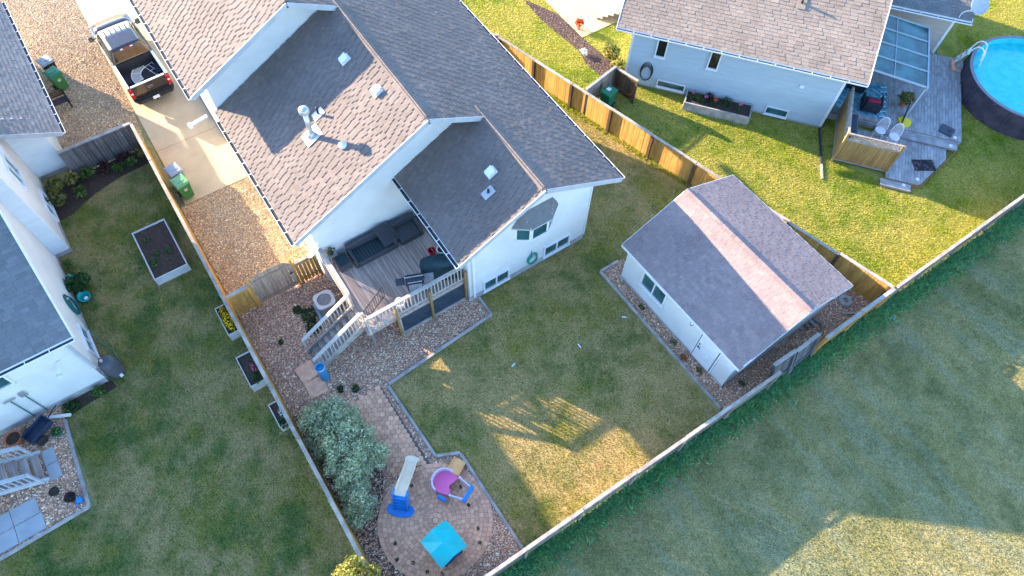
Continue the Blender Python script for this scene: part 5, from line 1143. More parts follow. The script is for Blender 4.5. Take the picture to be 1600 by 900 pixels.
M['chair_pale'] = mat('pale_painted_wood', (.76, .72, .74), (.68, .64, .66), .6, 4)
def windsor(label, u_, v_, rz, z=.205):
    t = thing('spindle_chair', label, 'chair', RW(u_, v_, z), AZR+rz, 'pale spindle-back chairs'); WM[t.name] = WM[t.name] @ Matrix.Scale(1.12, 4); t.matrix_basis = WM[t.name]
    MB().lathe([(0, .44), (.20, .43), (.225, .45), (.215, .475), (.0, .465)], 20).obj('seat', M['chair_pale'], t)
    for sx, sy in ((-.15, -.14), (.15, -.14), (-.14, .14), (.14, .14)): MB().cyl((sx, sy, .44), (sx*1.45, sy*1.5, 0), .018, .013, 8).obj('leg', M['chair_pale'], t)
    for s in (-1, 1): MB().cyl((s*.185, -.175, .2), (s*.175, .175, .2), .010, n=6).obj('stretcher', M['chair_pale'], t)
    MB().cyl((-.18, 0, .2), (.18, 0, .2), .010, n=6).obj('stretcher', M['chair_pale'], t)
    hp = [(.215*math.cos(a), .15+.10*math.sin(a)*1.0, .46+.52*max(0, math.sin(a))**.75) for a in [math.pi*i/18 for i in range(19)]]
    MB().tube(hp, .020, 7).obj('hoop', M['chair_pale'], t)
    for i in range(7):
        x = -.15+.05*i; a = math.acos(max(-1, min(1, x*1.12/.215))); MB().cyl((x, .16, .46), (x*1.12, .15+.10*math.sin(a), .46+.52*math.sin(a)**.75), .012, n=5).obj('spindle', M['chair_pale'], t)
windsor('pale spindle-back chair nearer the storage box', 2.55, -.02, R(-12)); windsor('pale spindle-back chair nearer the yellow float', 3.20, -.22, R(-8))
M['yellow'] = plast('yellow_plastic', (.85, .62, .0))
um = thing('yellow_float', 'bright yellow float board lying on the deck behind the pale chairs', 'float', RW(3.75, 1.2, .405), AZR+R(20)); MB().prism([(.30*math.cos(t)*(1+.12*math.cos(3*t)), .34*math.sin(t)) for t in [2*math.pi*i/20 for i in range(20)]], 0, .07).obj('board', M['yellow'], um, bevel=.02)
pol = thing('pole', 'dark pole leaning from the yellow float to the patio cover corner', 'pole', RW(3.72, 1.02, .5)); MB().cyl(RW(3.62, 1.05, .50), RW(4.02, 3.0, .70), .035, n=8).obj('pole', M['gutter_dark'], pol, I4)
pm_ = thing('potted_grass', 'dry brown potted plant beneath the patio cover corner', 'plant', RW(3.62, 2.35, .40)); MB().lathe([(.13, 0), (.17, .28), (.15, .28), (0, .26)], 14).obj('pot', M['terracotta'], pm_); leafball('foliage', RW(3.62, 2.35, .88), (.34, .34, .24), 260, .10, 'leaf_hosta', pm_)
mt = thing('door_mat', 'dark patterned mat lying askew on the lower deck', 'mat', RW(4.82, -1.05, .203), AZR+R(18)); MB().box(-.50, -.33, 0, .50, .33, .015).obj('mat', mat('mat_dark', (.02, .02, .026), (.10, .08, .08), .9, 6, .52, .60), mt)
for s in (-.31, .31): MB().box(-.5, s-.02, .016, .5, s+.02, .02).obj('border', M['black'], mt)
sc = thing('grey_cushion', 'grey square cushion with dark emblem on the pool deck edge', 'cushion', RW(5.72, 1.28, .402), AZR+R(-22)); MB().box(-.32, -.28, 0, .32, .28, .10).obj('pad', M['grey_fab'], sc, bevel=.03)
for q in ((.02, -.06, .18, .1), (.02, .05, .16, .04)): MB().box(q[0], q[1]-q[3]/2, .101, q[0]+q[2], q[1]+q[3]/2, .106).obj('emblem', M['black'], sc)
for i, (u_, v_, z, lab) in enumerate(((6.12, .98, .40, 'round white deck light on the upper deck corner'), (5.98, .5, .30, 'round white deck light on the middle step'), (4.55, -2.0, .20, 'round white deck light on the lower deck corner'), (3.98, -2.5, .14, 'round white deck light on the wooden step'))):
    t = thing('deck_light', lab, 'light', RW(u_, v_, z), 0, 'solar deck lights'); MB().lathe([(.09, 0), (.09, .015), (.07, .03), (0, .035)], 16).obj('lens', M['trim'], t, smooth=False)
pp = thing('downspout_extension', 'drain pipe lying from the sided house corner onto the lawn, painted dark where shaded and pale where sunlit', 'pipe', (-9.9, 24.85, 0)); MB().beam((-11.0, 25.86, .06), (-9.35, 24.3, .05), .09, .08).obj('pipe', M['gutter_dark'], pp, I4); MB().beam((-9.35, 24.3, .05), (-8.73, 23.71, .04), .085, .075).obj('pipe_lit_end', M['grey_wood'], pp, I4)  # one pipe: its shaded length is coloured dark, its sunlit end pale
# raised bed along that house
pbr = thing('raised_bed', 'long timber flower bed against the grey-blue sided wall', 'planter', RW(-5.0, -.5), AZR)
for bx in ((-1.62, -.50, 0, 1.60, -.44, .5), (-1.62, .40, 0, 1.60, .45, .5), (-1.62, -.437, 0, -1.56, .397, .5), (1.54, -.437, 0, 1.60, .397, .5)): MB().box(*bx).obj('side_board', M['grey_wood'], pbr)
MB().box(-1.55, -.43, 0, 1.53, .39, .42).obj('soil', M['soil'], pbr)
for i, (x, y, nm, m_) in enumerate(((-1.35, -.05, 'pink dahlia at the left end of the long flower bed', 'petal_pink'), (-.7, -.15, 'pale pink dahlia beside the green clump in the flower bed', 'petal_pink'), (-.25, -.2, 'red-orange bloom in the middle of the flower bed', 'petal_red'), (.95, -.1, 'pink dahlia at the right end of the long flower bed', 'petal_pink'))):
    t = thing('flower', nm, 'flower', RW(-5+x, -.5+y, .4), AZR); MB().cyl((0, 0, 0), (.03, 0, .42), .010, n=5).obj('stem', M['leaf_dark'], t); leafball('blossom', RW(-5+x+.03, -.5+y, .86), (.09, .09, .07), 60, .035, m_, t, seed=i); leafball('foliage', RW(-5+x, -.5+y, .55), (.15, .15, .12), 60, .05, 'leaf_dark', t, seed=i+9)
for i, (x, y, s, nm, m_) in enumerate(((-1.05, .05, .17, 'light green leafy clump in the long flower bed', 'leaf_light'), (.35, .15, .3, 'low dark foliage at the wall side of the flower bed', 'leaf_dark'), (-.5, .2, .25, 'reddish dark foliage in the flower bed', 'maroon'))):
    t = thing('bed_plant', nm, 'plant', RW(-5+x, -.5+y, .42)); leafball('foliage', RW(-5+x, -.5+y, .55), (s, s, .15), 160, .05, m_, t, seed=40+i); MB().cyl(RW(-5+x, -.5+y, .4), RW(-5+x, -.5+y, .55), .012, n=5).obj('stem', M['leaf_dark'], t, I4)
# hose on the sided wall
def coil(name, label, O, right, up, out, r_, m_, turns=4, w=.016, sq=1.0):
    t = thing(name, label, 'hose', O); O, r0, u0_, o0 = Vector(O), Vector(right), Vector(up), Vector(out)
    for k in range(turns):
        rr = r_*(1-.08*k); P = [O+r0*(rr*math.cos(a)*(.72+.03*k))+u0_*(rr*sq*math.sin(a)-.03*k)+o0*(.03+.02*k) for a in [2*math.pi*i/26 for i in range(26)]]
        MB().tube(P, w, 6, True).obj('loop', M[m_], t, I4)
    MB().cyl(O+u0_*r_*.75, O+u0_*r_*.75+o0*.14, .05, n=10).obj('hanger', M['metal'], t, I4)
    return t
M['hose_green'] = plast('hose_green', (.005, .28, .20)); M['hose_black'] = plast('hose_black', (.015, .018, .02)); M['hose_dark'] = plast('hose_dark_green', (.01, .13, .12))
coil('garden_hose', 'black hose coiled on the sided wall beside the basement window', RW(-8.78, 0, .95), RX, (0, 0, 1), RO, .42, 'hose_black', 4, .02, 1.35)
hz = coil('garden_hose', 'bright green hose coiled on the rear wall under the bay window', (XW, 9.72, .72), (0, 1, 0), (0, 0, 1), (1, 0, 0), .36, 'hose_green', 4, .018)
MB().tube([(XW+.1, 9.62, 1.45), (XW+.1, 9.60, 1.2), (XW+.08, 9.66, 1.05)], .016).obj('tap_end', M['black'], hz, I4)
coil('garden_hose', 'dark green hose coiled on the left stucco wall', (-20.2, YL, .80), (-1, 0, 0), (0, 0, 1), (0, 1, 0), .55, 'hose_dark', 5, .02)
hl = thing('hose_end', 'thin green hose running over the left lawn to the rain barrel', 'hose', (-18.4, -6.5, .02)); MB().tube([(-19.6, -6.72, .9), (-19.0, -6.66, .3), (-18.5, -6.5, .03), (-17.9, -6.25, .03), (-17.3, -6.15, .03)], .012).obj('hose', M['hose_green'], hl, I4)
hl2 = thing('hose_end', 'loose green hose on the shaded grass near the pool', 'hose', RW(5.6, 7.6)); MB().tube([RW(5.1, 9.2, .03), RW(5.5, 8.9, .03), RW(5.75, 8.3, .03), RW(5.45, 7.7, .03), RW(5.4, 7.2, .03), RW(5.7, 6.85, .03)], .025).obj('hose', M['hose_green'], hl2, I4)
# satellite dish on the rear wing
sd2 = thing('satellite_dish', 'big round grey satellite dish on the far roof corner', 'satellite dish', RW(5.35, 6.3, zW+.05), AZR)
MB().lathe([(0, 0), (.2, .02), (.38, .08), (.44, .12), (.45, .11), (.38, .06), (0, -.02)], 28).obj('reflector', mat('dish_grey', (.42, .44, .46), (.38, .40, .42), .7), sd2, WM[sd2.name] @ mx((.15, .25, .62), 0, R(38), R(18)), smooth=False)
MB().tube([(-.42, -.05, -.1), (-.42, -.04, .22), (-.3, 0, .36), (-.1, .06, .40)], .022).obj('mast', M['metal_white'], sd2); MB().beam((-.1, .06, .42), (.12, .2, .55), .05, .05).obj('arm', M['metal_white'], sd2); MB().cbox((-.08, .02, .47), .1, .14, .1).obj('receiver', M['metal_white'], sd2)

# ------------------------------------------------------------------ pool
pc = (-7.12, 35.98); pr = 2.90; phh = 1.22
pool = thing('round_pool', 'round above-ground pool with dark wall and bright turquoise water', 'pool', (*pc, 0))
M['pool_wall'] = mat('pool_wall', (.050, .038, .052), (.085, .065, .08), .7, 2.2, bump=.5, bscale=5); M['liner'] = mat('pool_liner', (.03, .54, .58), (.05, .60, .64), .5, 3)
def pool_water():
    t = NT('pool_water'); n_ = t.noise(3, 3); t.bump(t.noise(5, 3), .35, .03); t.done(t.mix(t.ramp(n_, .4, .6), (.015, .54, .55), (.05, .60, .60)), .04, 0, .5); return t.m
M['water'] = pool_water()
N = 64; secs = []
for z, k in ((0, 1.04), (.3, 1.015), (phh, 1.0)): secs.append([(pr*k*math.cos(2*math.pi*i/N)*(1+.004*math.sin(i*2.7)), pr*k*math.sin(2*math.pi*i/N)*(1+.004*math.sin(i*1.9)), z) for i in range(N)])
MB().loft(secs, cap=False).obj('wall', M['pool_wall'], pool, smooth=True)
MB().lathe([(pr-.05, phh), (pr-.05, .82)], N, caps=False).obj('liner', M['liner'], pool, smooth=True)
tag(MB().disc((0, 0, .86), pr-.04, N).obj('water', M['water'], pool))
MB().lathe([(pr-.10, phh+.005), (pr-.10, phh+.04), (pr+.06, phh+.04), (pr+.06, phh+.005)], N, caps=False).obj('rim', mat('pool_rim', (.20, .20, .24), (.17, .17, .2), .5, 3), pool)
pmn = MB().beam((pr*1.045, 0, .02), (pr+.035, 0, phh), .07, .03, (0, 1, 0)).mesh('upright', M['grey_fab'])
for i in range(18): inst('upright', pmn, pool, WM[pool.name] @ mx((0, 0, 0), R(20*i+8)))
la = Vector(RW(6.45, 6.25, 0)); dv = Vector((pc[0]-la.x, pc[1]-la.y, 0)).normalized()
ld = thing('pool_ladder', 'white A-frame ladder straddling the pool wall by the deck', 'ladder', (la.x, la.y, 0), math.atan2(dv.y, dv.x))
for s in (-.26, .26): MB().tube([(-.42, s, .40), (-.12, s, 1.15), (.0, s, 1.62), (.12, s, 1.78), (.30, s, 1.80), (.46, s, 1.68), (.62, s, 1.2), (.74, s, .6)], .035, 8).obj('side_rail', M['trim'], ld)
for x, z in ((-.32, .62), (-.20, .92), (-.08, 1.22)): MB().box(x-.06, -.25, z-.02, x+.06, .25, z+.02).obj('step', M['trim'], ld)
for x, z in ((.53, 1.45), (.60, 1.15)): MB().box(x-.05, -.25, z-.02, x+.05, .25, z+.02).obj('step', M['trim'], ld)
pls = thing('pool_step', 'small brick-red and grey step at the pool end of the deck', 'step', RW(6.1, 6.0, .402), AZR); MB().box(-.2, -.35, 0, .28, .35, .12).obj('lower_tread', M['paver'], pls); MB().box(.0, -.33, .12, .28, .33, .26).obj('upper_tread', M['grey_wood'], pls)

# ------------------------------------------------------------------ behind the shed
for i in range(4):
    t = thing('firewood_log', ['grey split log at the front of the pile behind the shed', 'longest grey log in the pile behind the shed', 'short pale log beside the shed gable', 'split log leaning on the pile behind the shed', 'small grey log at the foot of the woodpile', 'crooked log on top of the woodpile', 'pale log end nearest the stone ring'][i], 'log', (-3.95+.06*i, 17.3+.22*i, .10+.02*(i % 3)), R(-8+9*i), 'woodpile behind the shed')
    MB().tube([(-.32, 0, 0), (0, .02, .02), (.34+.03*i, -.01, .05*(i % 2))], [.08, .085, .07], 7).obj('log', M['cedar_old'] if i % 2 else M['grey_wood'], t)
sr = thing('stone_ring', 'round concrete ring lying on gravel in the shed corner', 'ring', (-3.62, 19.75, .0)); MB().lathe([(.10, .0), (.28, .0), (.29, .10), (.26, .15), (.13, .15), (.10, .10), (.10, 0)], 22).obj('ring', M['foundation'], sr)
lb = thing('loose_board', 'loose brown board leaning along the back fence by the stone ring', 'board', (BX-.2, 18.5, .02)); MB().beam((BX-.17, 17.6, .06), (BX-.12, 19.6, .75), .03, .14).obj('board', M['cedar'], lb, I4)
tr = thing('timber_offcut', 'short cut timber lying near the back corner gravel', 'timber', (-3.1, 19.4, .0)); MB().beam((-3.25, 19.2, .05), (-2.95, 19.75, .07), .08, .08).obj('timber', M['cap_wood'], tr, I4)

# ------------------------------------------------------------------ left house: barrel, tools, steps
M['barrel'] = mat('barrel_grey', (.085, .085, .095), (.07, .07, .08), .6, 3)
rbz = thing('rain_barrel', 'ribbed dark grey rain barrel at the corner of the left house', 'barrel', (-16.92, -6.38, 0))
MB().lathe([(.26, 0), (.29, .05), (.30, .2), (.285, .22), (.315, .35), (.30, .38), (.325, .5), (.31, .53), (.325, .66), (.305, .70), (.32, .82), (.30, .86), (.29, 1.0), (.24, 1.06), (.0, 1.08)], 24).obj('body', M['barrel'], rbz, smooth=True)
MB().cbox((.28, .0, .16), .10, .12, .16).obj('spigot', M['trim'], rbz, WM[rbz.name] @ mx((0, 0, 0), R(20))); MB().cyl((-.05, -.1, 1.05), (-.05, -.1, 1.16), .06, n=10).obj('inlet', M['metal'], rbz)
for i, (y, z0, lab) in enumerate(((-9.45, 1.75, 'long-handled rake hung on the left house rear wall'), (-9.0, 1.62, 'long-handled shovel hung on the left house rear wall beside the rake'))):
    t = thing('garden_tool', lab, 'tool', (XL+.06, y, .1)); MB().cyl((XL+.06, y, .15), (XL+.06, y, z0), .022, n=8).obj('handle', M['hose_dark'], t, I4)
    if i: MB().add([(XL+.05, y-.12, z0), (XL+.05, y+.12, z0), (XL+.05, y+.10, z0+.30), (XL+.05, y-.10, z0+.30), (XL+.075, y-.12, z0), (XL+.075, y+.12, z0), (XL+.075, y+.10, z0+.30), (XL+.075, y-.10, z0+.30)], [(0, 1, 2, 3), (7, 6, 5, 4), (4, 5, 1, 0), (5, 6, 2, 1), (6, 7, 3, 2), (7, 4, 0, 3)]).obj('blade', M['metal'], t, I4)
    else:
        MB().beam((XL+.06, y-.20, z0), (XL+.06, y+.20, z0), .03, .04).obj('head', M['metal'], t, I4)
        for k in range(9): MB().beam((XL+.06, y-.18+k*.045, z0+.02), (XL+.10, y-.18+k*.045, z0+.14), .010, .010).obj('tine', M['metal'], t, I4)
ws = thing('white_gutter_piece', 'white gutter piece lying by the wagon on the left lawn edge', 'pipe', (-16.2, -8.8, .1)); MB().beam((-16.45, -9.1, .18), (-16.1, -8.35, .16), .10, .08).obj('pipe', M['trim'], ws, I4)
wg = thing('garden_cart', 'small dark blue garden cart with big wheel by the left house', 'cart', (-16.05, -9.45, 0), R(28))
M['cart'] = mat('cart_navy', (.02, .035, .07), (.03, .05, .09), .5)
for bx in ((-.25, -.5, .28, .25, -.47, .5), (-.25, .47, .28, .25, .5, .5), (-.25, -.465, .28, -.22, .465, .5), (.22, -.465, .28, .25, .465, .5), (-.22, -.465, .28, .22, .465, .31)): MB().box(*bx).obj('side_panel', M['cart'], wg)
for (x, y, r_) in ((.34, -.22, .20), (-.34, -.22, .20)):
    w = MB().lathe([(r_*.55, -.05), (r_*.95, -.05), (r_, 0), (r_*.95, .05), (r_*.55, .05)], 20).obj('wheel', M['rubber'], wg, WM[wg.name] @ mx((x, y, r_), 0, 0, R(90))); MB().lathe([(0, -.03), (r_*.6, -.03), (r_*.6, .03), (0, .03)], 16).obj('rim', M['metal_white'], w, WM[wg.name] @ mx((x, y, r_), 0, 0, R(90)))
MB().beam((0, .5, .4), (0, 1.0, .55), .03, .03).obj('handle', M['black'], wg)
def pot(label, loc, r_, h, m_, plant=None, name='flower_pot'):
    t = thing(name, label, 'pot', loc); MB().lathe([(r_*.72, 0), (r_*.95, h*.85), (r_*1.05, h*.86), (r_*1.05, h), (r_*.9, h), (r_*.82, h*.8), (0, h*.8)], 18).obj('pot', M[m_], t); MB().disc((0, 0, h*.82), r_*.84, 14).obj('soil', M['soil'], t)
    if plant:
        leafball('foliage', (loc[0], loc[1], loc[2]+h+.05), (r_*.9, r_*.9, .10), 70, .05, plant, t)
    return t
pot('large orange terracotta pot on gravel by the lower left wall', (-16.25, -10.3, .01), .30, .34, 'terracotta'); pot('teal flower pot beside the garden cart', (-15.72, -8.98, .01), .19, .22, 'hose_dark', 'leaf_light')
pot('dark round pot on gravel nearest the lower left steps', (-13.62, -9.7, .01), .16, .15, 'black', None); pot('dark pot with maroon plant near the gravel corner', (-13.1, -9.28, .01), .19, .18, 'black', 'maroon')
bp = thing('watering_can', 'small bright blue watering can at the gravel corner', 'watering can', (-12.85, -9.05, .01), R(-40)); MB().lathe([(.09, 0), (.10, .16), (.08, .18), (0, .18)], 14).obj('body', M['t_blue'], bp); MB().cyl((.08, 0, .06), (.26, 0, .17), .02, .03, 8).obj('spout', M['t_blue'], bp); MB().tube([(-.08, 0, .05), (-.16, 0, .1), (-.1, 0, .18)], .012).obj('handle', M['t_blue'], bp)
stp = thing('wooden_stairs', 'pale wooden stairs with blue-white rails at the lower left edge', 'stairs', (-14.75, -10.4, 0))
for i in range(7):
    y = -9.80-i*.29; z = .18+i*.18; MB().box(-15.28, y-.30, z-.04, -14.22, y, z).obj('tread', M['deck_main'], stp, I4)
    MB().box(-15.28, y-.31, z-.17, -14.22, y-.29, z-.045).obj('riser', M['grey_wood'], stp, I4)
for x in (-15.32, -14.18): MB().beam((x, -9.72, .08), (x, -11.85, 1.38), .05, .26).obj('stringer', M['rail_grey'], stp, I4)
for x in (-15.32, -14.16):
    rail_run(stp, (x, -9.95), (x, -11.9), .18, 1.39, .92, 'rail_grey', n=12)
    MB().box(x-.045, -9.97, 0, x+.045, -9.88, 1.16).obj('post', M['rail_grey'], stp, I4)
for i, (x0, x1, y0, y1, lab) in enumerate(((-15.35, -14.74, -9.72, -9.30, 'concrete paving slab at the stair foot nearer the wall'), (-14.72, -14.10, -9.72, -9.30, 'concrete paving slab at the stair foot nearer the pots'), (-13.85, -13.22, -11.2, -10.34, 'large concrete slab near the lower stairs, inner corner'), (-13.20, -12.56, -11.2, -10.30, 'large concrete slab at the gravel edge, front corner'), (-13.85, -13.22, -12.1, -11.22, 'concrete slab cut by the picture edge, inner row'), (-13.20, -12.56, -12.1, -11.22, 'concrete slab cut by the picture edge, outer row'))):
    t = thing('concrete_slab', lab, 'slab', ((x0+x1)/2, (y0+y1)/2, 0)); MB().box(x0, y0, 0, x1, y1, .05).obj('slab', M['concrete2'], t, I4, bevel=.01)
lhy = thing('wheeled_sprayer', 'turquoise garden sprayer and hose reel against the left stucco wall', 'sprayer', (-21.9, -6.60, 0)); MB().lathe([(.12, 0), (.14, .3), (.11, .42), (.03, .46)], 14).obj('tank', M['t_teal'], lhy); MB().cyl((0, 0, .46), (0, 0, .62), .02, n=8).obj('pump', M['black'], lhy); MB().cyl((.25, -.08, .30), (.25, .08, .30), .17, n=16).obj('reel', M['t_sky'], lhy); MB().box(.22, -.12, 0, .28, .12, .3).obj('stand', M['metal'], lhy)
tb = thing('turquoise_tub', 'turquoise oval tub on the grass beside the left wall', 'tub', (-20.85, -6.42, 0), R(20)); MB().lathe([(.15, 0), (.22, .16), (.24, .17), (.21, .17), (.14, .03), (0, .03)], 18, sx=1.3).obj('body', M['t_teal'], tb); MB().ball((.12, 0, .12), .09, .09, .07).obj('contents', M['metal_white'], tb)

# ------------------------------------------------------------------ plants
sh = thing('silver_shrub', 'big sprawling silvery green shrub against the side fence', 'shrub', (-9.1, -.7, 0))
lum = [(-10.55, -.95, .55, .75, .60, .50), (-10.35, -.1, .60, .62, .60, .52), (-9.75, -.4, .80, .80, .75, .55), (-9.2, .1, .72, .72, .62, .55), (-8.75, -.55, .80, .75, .75, .52), (-8.45, .25, .62, .50, .45, .45), (-8.05, -.75, .65, .60, .55, .45), (-7.45, -.85, .55, .52, .50, .42), (-6.95, -1.1, .40, .38, .34, .34), (-11.0, -.7, .40, .42, .5, .36), (-9.9, -1.15, .45, .5, .4, .4)]
sub = []
r2 = np.random.default_rng(3)
for l in lum:
    sub.append(l)
    for k in range(9):
        d = r2.normal(size=3); d /= np.linalg.norm(d); d[2] = abs(d[2]); q = r2.uniform(.16, .30); sub.append((l[0]+d[0]*l[3]*.92, l[1]+d[1]*l[4]*.92, l[2]+d[2]*l[5]*.9, q, q, q*.9))
leafball('foliage', (0, 0, 0), (1, 1, 1), 42000, .046, 'leaf_silver', sh, sub, .8, thick=.5, seed=2)
for k in range(9): MB().tube([(-8.9, -.8, .02), (-8.9+.5*math.cos(k*.8), -.75+.4*math.sin(k*.8), .4), (-8.95+1.2*math.cos(k*.8), -.6+.7*math.sin(k*.8), .75)], [.035, .025, .01], 5).obj('stem', M['bark'], sh, I4)
yt = thing('yellow_tree', 'small tree with sunlit yellow-green leaves at the bottom edge', 'tree', (-4.6, -2.15, 0)); MB().tube([(-4.6, -2.15, 0), (-4.62, -2.12, 1.2), (-4.58, -2.15, 2.4)], [.07, .06, .03], 8).obj('trunk', M['bark'], yt, I4)
for k in range(6): MB().tube([(-4.6, -2.14, 1.3+.15*k), (-4.6+.4*math.cos(k*1.05), -2.14+.4*math.sin(k*1.05), 1.9+.12*k)], [.03, .012], 5).obj('limb', M['bark'], yt, I4)
ls = [(-4.6, -2.15, 2.2, .75, .75, .75)]+[(-4.6+.55*math.cos(a), -2.15+.55*math.sin(a), 2.2+.35*math.sin(a*3), .35, .35, .35) for a in np.linspace(0, 6, 8)]+[(-4.7, -2.1, 2.85, .3, .3, .3)]
leafball('crown', (0, 0, 0), (1, 1, 1), 3600, .075, 'leaf_yellow', yt, ls, .8, thick=.6, seed=4)
def shrub(name, label, cat, c, rad, n, size, m_, seed, nl=6):
    t = thing(name, label, cat, (c[0], c[1], 0)); r_ = np.random.default_rng(seed); L = [(0, 0, 0, .8, .8, .8)]
    for k in range(nl): d = r_.normal(size=3); d /= np.linalg.norm(d); L.append((d[0]*.7, d[1]*.7, abs(d[2])*.6, .38, .38, .38))
    leafball('foliage', c, rad, n, size, m_, t, L, .8, thick=.6, seed=seed)
    for k in range(3): MB().tube([(c[0], c[1], 0), (c[0]+rad[0]*.4*math.cos(k*2.1), c[1]+rad[1]*.4*math.sin(k*2.1), c[2])], [.015, .006], 5).obj('stem', M['bark'], t, I4)
    return t
shrub('hosta_plant', 'yellow and green hosta nearest the left house wall', 'plant', (-27.0, -5.75, .30), (.42, .42, .25), 170, .13, 'leaf_hosta', 11); shrub('hosta_plant', 'spreading yellow hosta at the bed end by the stucco wall', 'plant', (-26.2, -5.85, .30), (.48, .40, .25), 190, .13, 'leaf_hosta', 12)
shrub('hosta_plant', 'pale yellow leafy plant between hosta and green plants', 'plant', (-26.95, -5.02, .32), (.36, .36, .25), 150, .11, 'leaf_hosta', 13); shrub('leafy_plant', 'light green leafy plant against the charcoal fence end', 'plant', (-26.9, -4.38, .30), (.36, .34, .25), 170, .09, 'leaf_light', 14)
shrub('leafy_plant', 'low green plants in the bed in front of the yellow hostas', 'plant', (-26.15, -4.95, .18), (.40, .36, .15), 150, .08, 'leaf_light', 15); shrub('maroon_plant', 'dark maroon plant in the bed below the charcoal fence', 'plant', (-26.85, -3.65, .24), (.42, .36, .2), 200, .07, 'maroon', 16)
shrub('leafy_plant', 'green plant in the bed middle by the charcoal fence', 'plant', (-26.62, -3.05, .2), (.36, .30, .18), 150, .08, 'leaf_light', 17); shrub('leafy_plant', 'green plant near the right end of the fence bed', 'plant', (-26.55, -2.45, .25), (.34, .30, .2), 150, .08, 'leaf_light', 18)
shrub('maroon_plant', 'dark purple foliage in the bed near the fence corner', 'plant', (-26.95, -2.75, .26), (.34, .5, .2), 220, .07, 'maroon', 19); shrub('hosta_plant', 'yellowish leaves in the bed corner by the side fence', 'plant', (-26.8, -1.95, .28), (.3, .26, .25), 110, .10, 'leaf_hosta', 20)
shrub('green_bush', 'rounded bright green bush against the left stucco wall', 'bush', (-21.35, -6.35, .42), (.52, .50, .42), 1500, .06, 'leaf_dark', 21, 9); shrub('leafy_plant', 'small weeds at the inner corner of the left wall', 'plant', (-22.7, -6.5, .15), (.35, .2, .15), 110, .06, 'leaf_light', 22)
shrub('leafy_plant', 'green clump in the strip under the left rear wall', 'plant', (-16.45, -7.25, .15), (.26, .34, .15), 190, .07, 'leaf_light', 23); shrub('leafy_plant', 'dark grassy clump under the left rear wall by the tools', 'plant', (-16.4, -8.2, .15), (.3, .35, .16), 200, .07, 'leaf_dark', 24)
shrub('ornamental_grass', 'tall yellow-green ornamental clump at the front corner of the sided house', 'plant', (-20.15, 20.05, .65), (.5, .42, .6), 700, .11, 'leaf_yellow', 25); shrub('ornamental_grass', 'bushy yellow-green clump by the sided house nearer the fence', 'plant', (-19.25, 19.95, .45), (.48, .40, .42), 700, .10, 'leaf_yellow', 26)
shrub('red_plant', 'red flowering plant beside the front stairs', 'plant', (-22.9, 20.15, .35), (.26, .26, .4), 260, .07, 'petal_red', 27); shrub('white_flowers', 'white flower clump at the mulch bed edge', 'plant', (-21.2, 19.25, .18), (.32, .2, .15), 160, .06, 'trim', 28)
for i, (x, y, s, lab) in enumerate(((-15.15, .85, .40, 'big patch of weeds on the gravel beside the air conditioner'), (-14.55, .75, .38, 'second weed patch on the gravel nearer the stairs'), (-14.66, -.62, .13, 'small weed tuft in the middle of the side gravel'), (-11.6, .45, .16, 'weed tuft in gravel by the blue tube'), (-11.3, .95, .17, 'weed tuft in gravel in front of the stairs'), (-15.6, .55, .22, 'weed patch below the arched gate'))):
    t = thing('weed_patch', lab, 'weeds', (x, y, 0)); leafball('foliage', (x, y, .05), (s, s*.8, .06), int(1800*s*s)+60, .05, 'leaf_dark', t, seed=60+i)
    MB().cyl((x, y, 0), (x, y, .06), .006, n=5).obj('stem', M['leaf_dark'], t, I4)
for i, (x, y, s, lab) in enumerate(((-8.05, 12.42, .14, 'weed tuft in the shed gravel strip under the window'), (-6.1, 12.5, .16, 'weed tuft in the shed gravel strip left of the door'), (-4.6, 12.55, .15, 'weed tuft in the shed gravel strip by the front corner'), (-3.3, 13.6, .14, 'weed tuft on gravel behind the shed'))):
    t = thing('weed_patch', lab, 'weeds', (x, y, 0)); leafball('foliage', (x, y, .05), (s, s*.7, .06), 70, .045, 'leaf_light', t, seed=90+i); MB().cyl((x, y, 0), (x, y, .06), .006, n=5).obj('stem', M['leaf_dark'], t, I4)
t = thing('red_flowers', 'small orange-red flowers in the shed gravel strip by the door', 'flowers', (-5.35, 12.38, 0)); leafball('blossom', (-5.35, 12.38, .12), (.16, .12, .08), 70, .04, 'petal_red', t, seed=99); leafball('foliage', (-5.35, 12.38, .07), (.15, .12, .05), 60, .04, 'leaf_light', t, seed=98)
# stairs at the front of the sided house
fs_ = thing('front_stairs', 'warm wooden front stairs at the top beside the tan roof', 'stairs', (-23.0, 21.4, 0), R(38))
for i in range(5):
    MB().box(i*.28, -.0, .17*i+.13, i*.28+.30, 1.3, .17*i+.17).obj('tread', M['rail'], fs_); MB().box(i*.28+.02, .0, .17*i, i*.28+.04, 1.3, .17*i+.125).obj('riser', M['gold_wood'], fs_)
MB().box(1.42, 0, .80, 2.8, 1.3, .85).obj('landing', M['rail'], fs_); MB().box(1.44, .02, 0, 2.78, 1.28, .79).obj('base', M['gold_wood'], fs_)

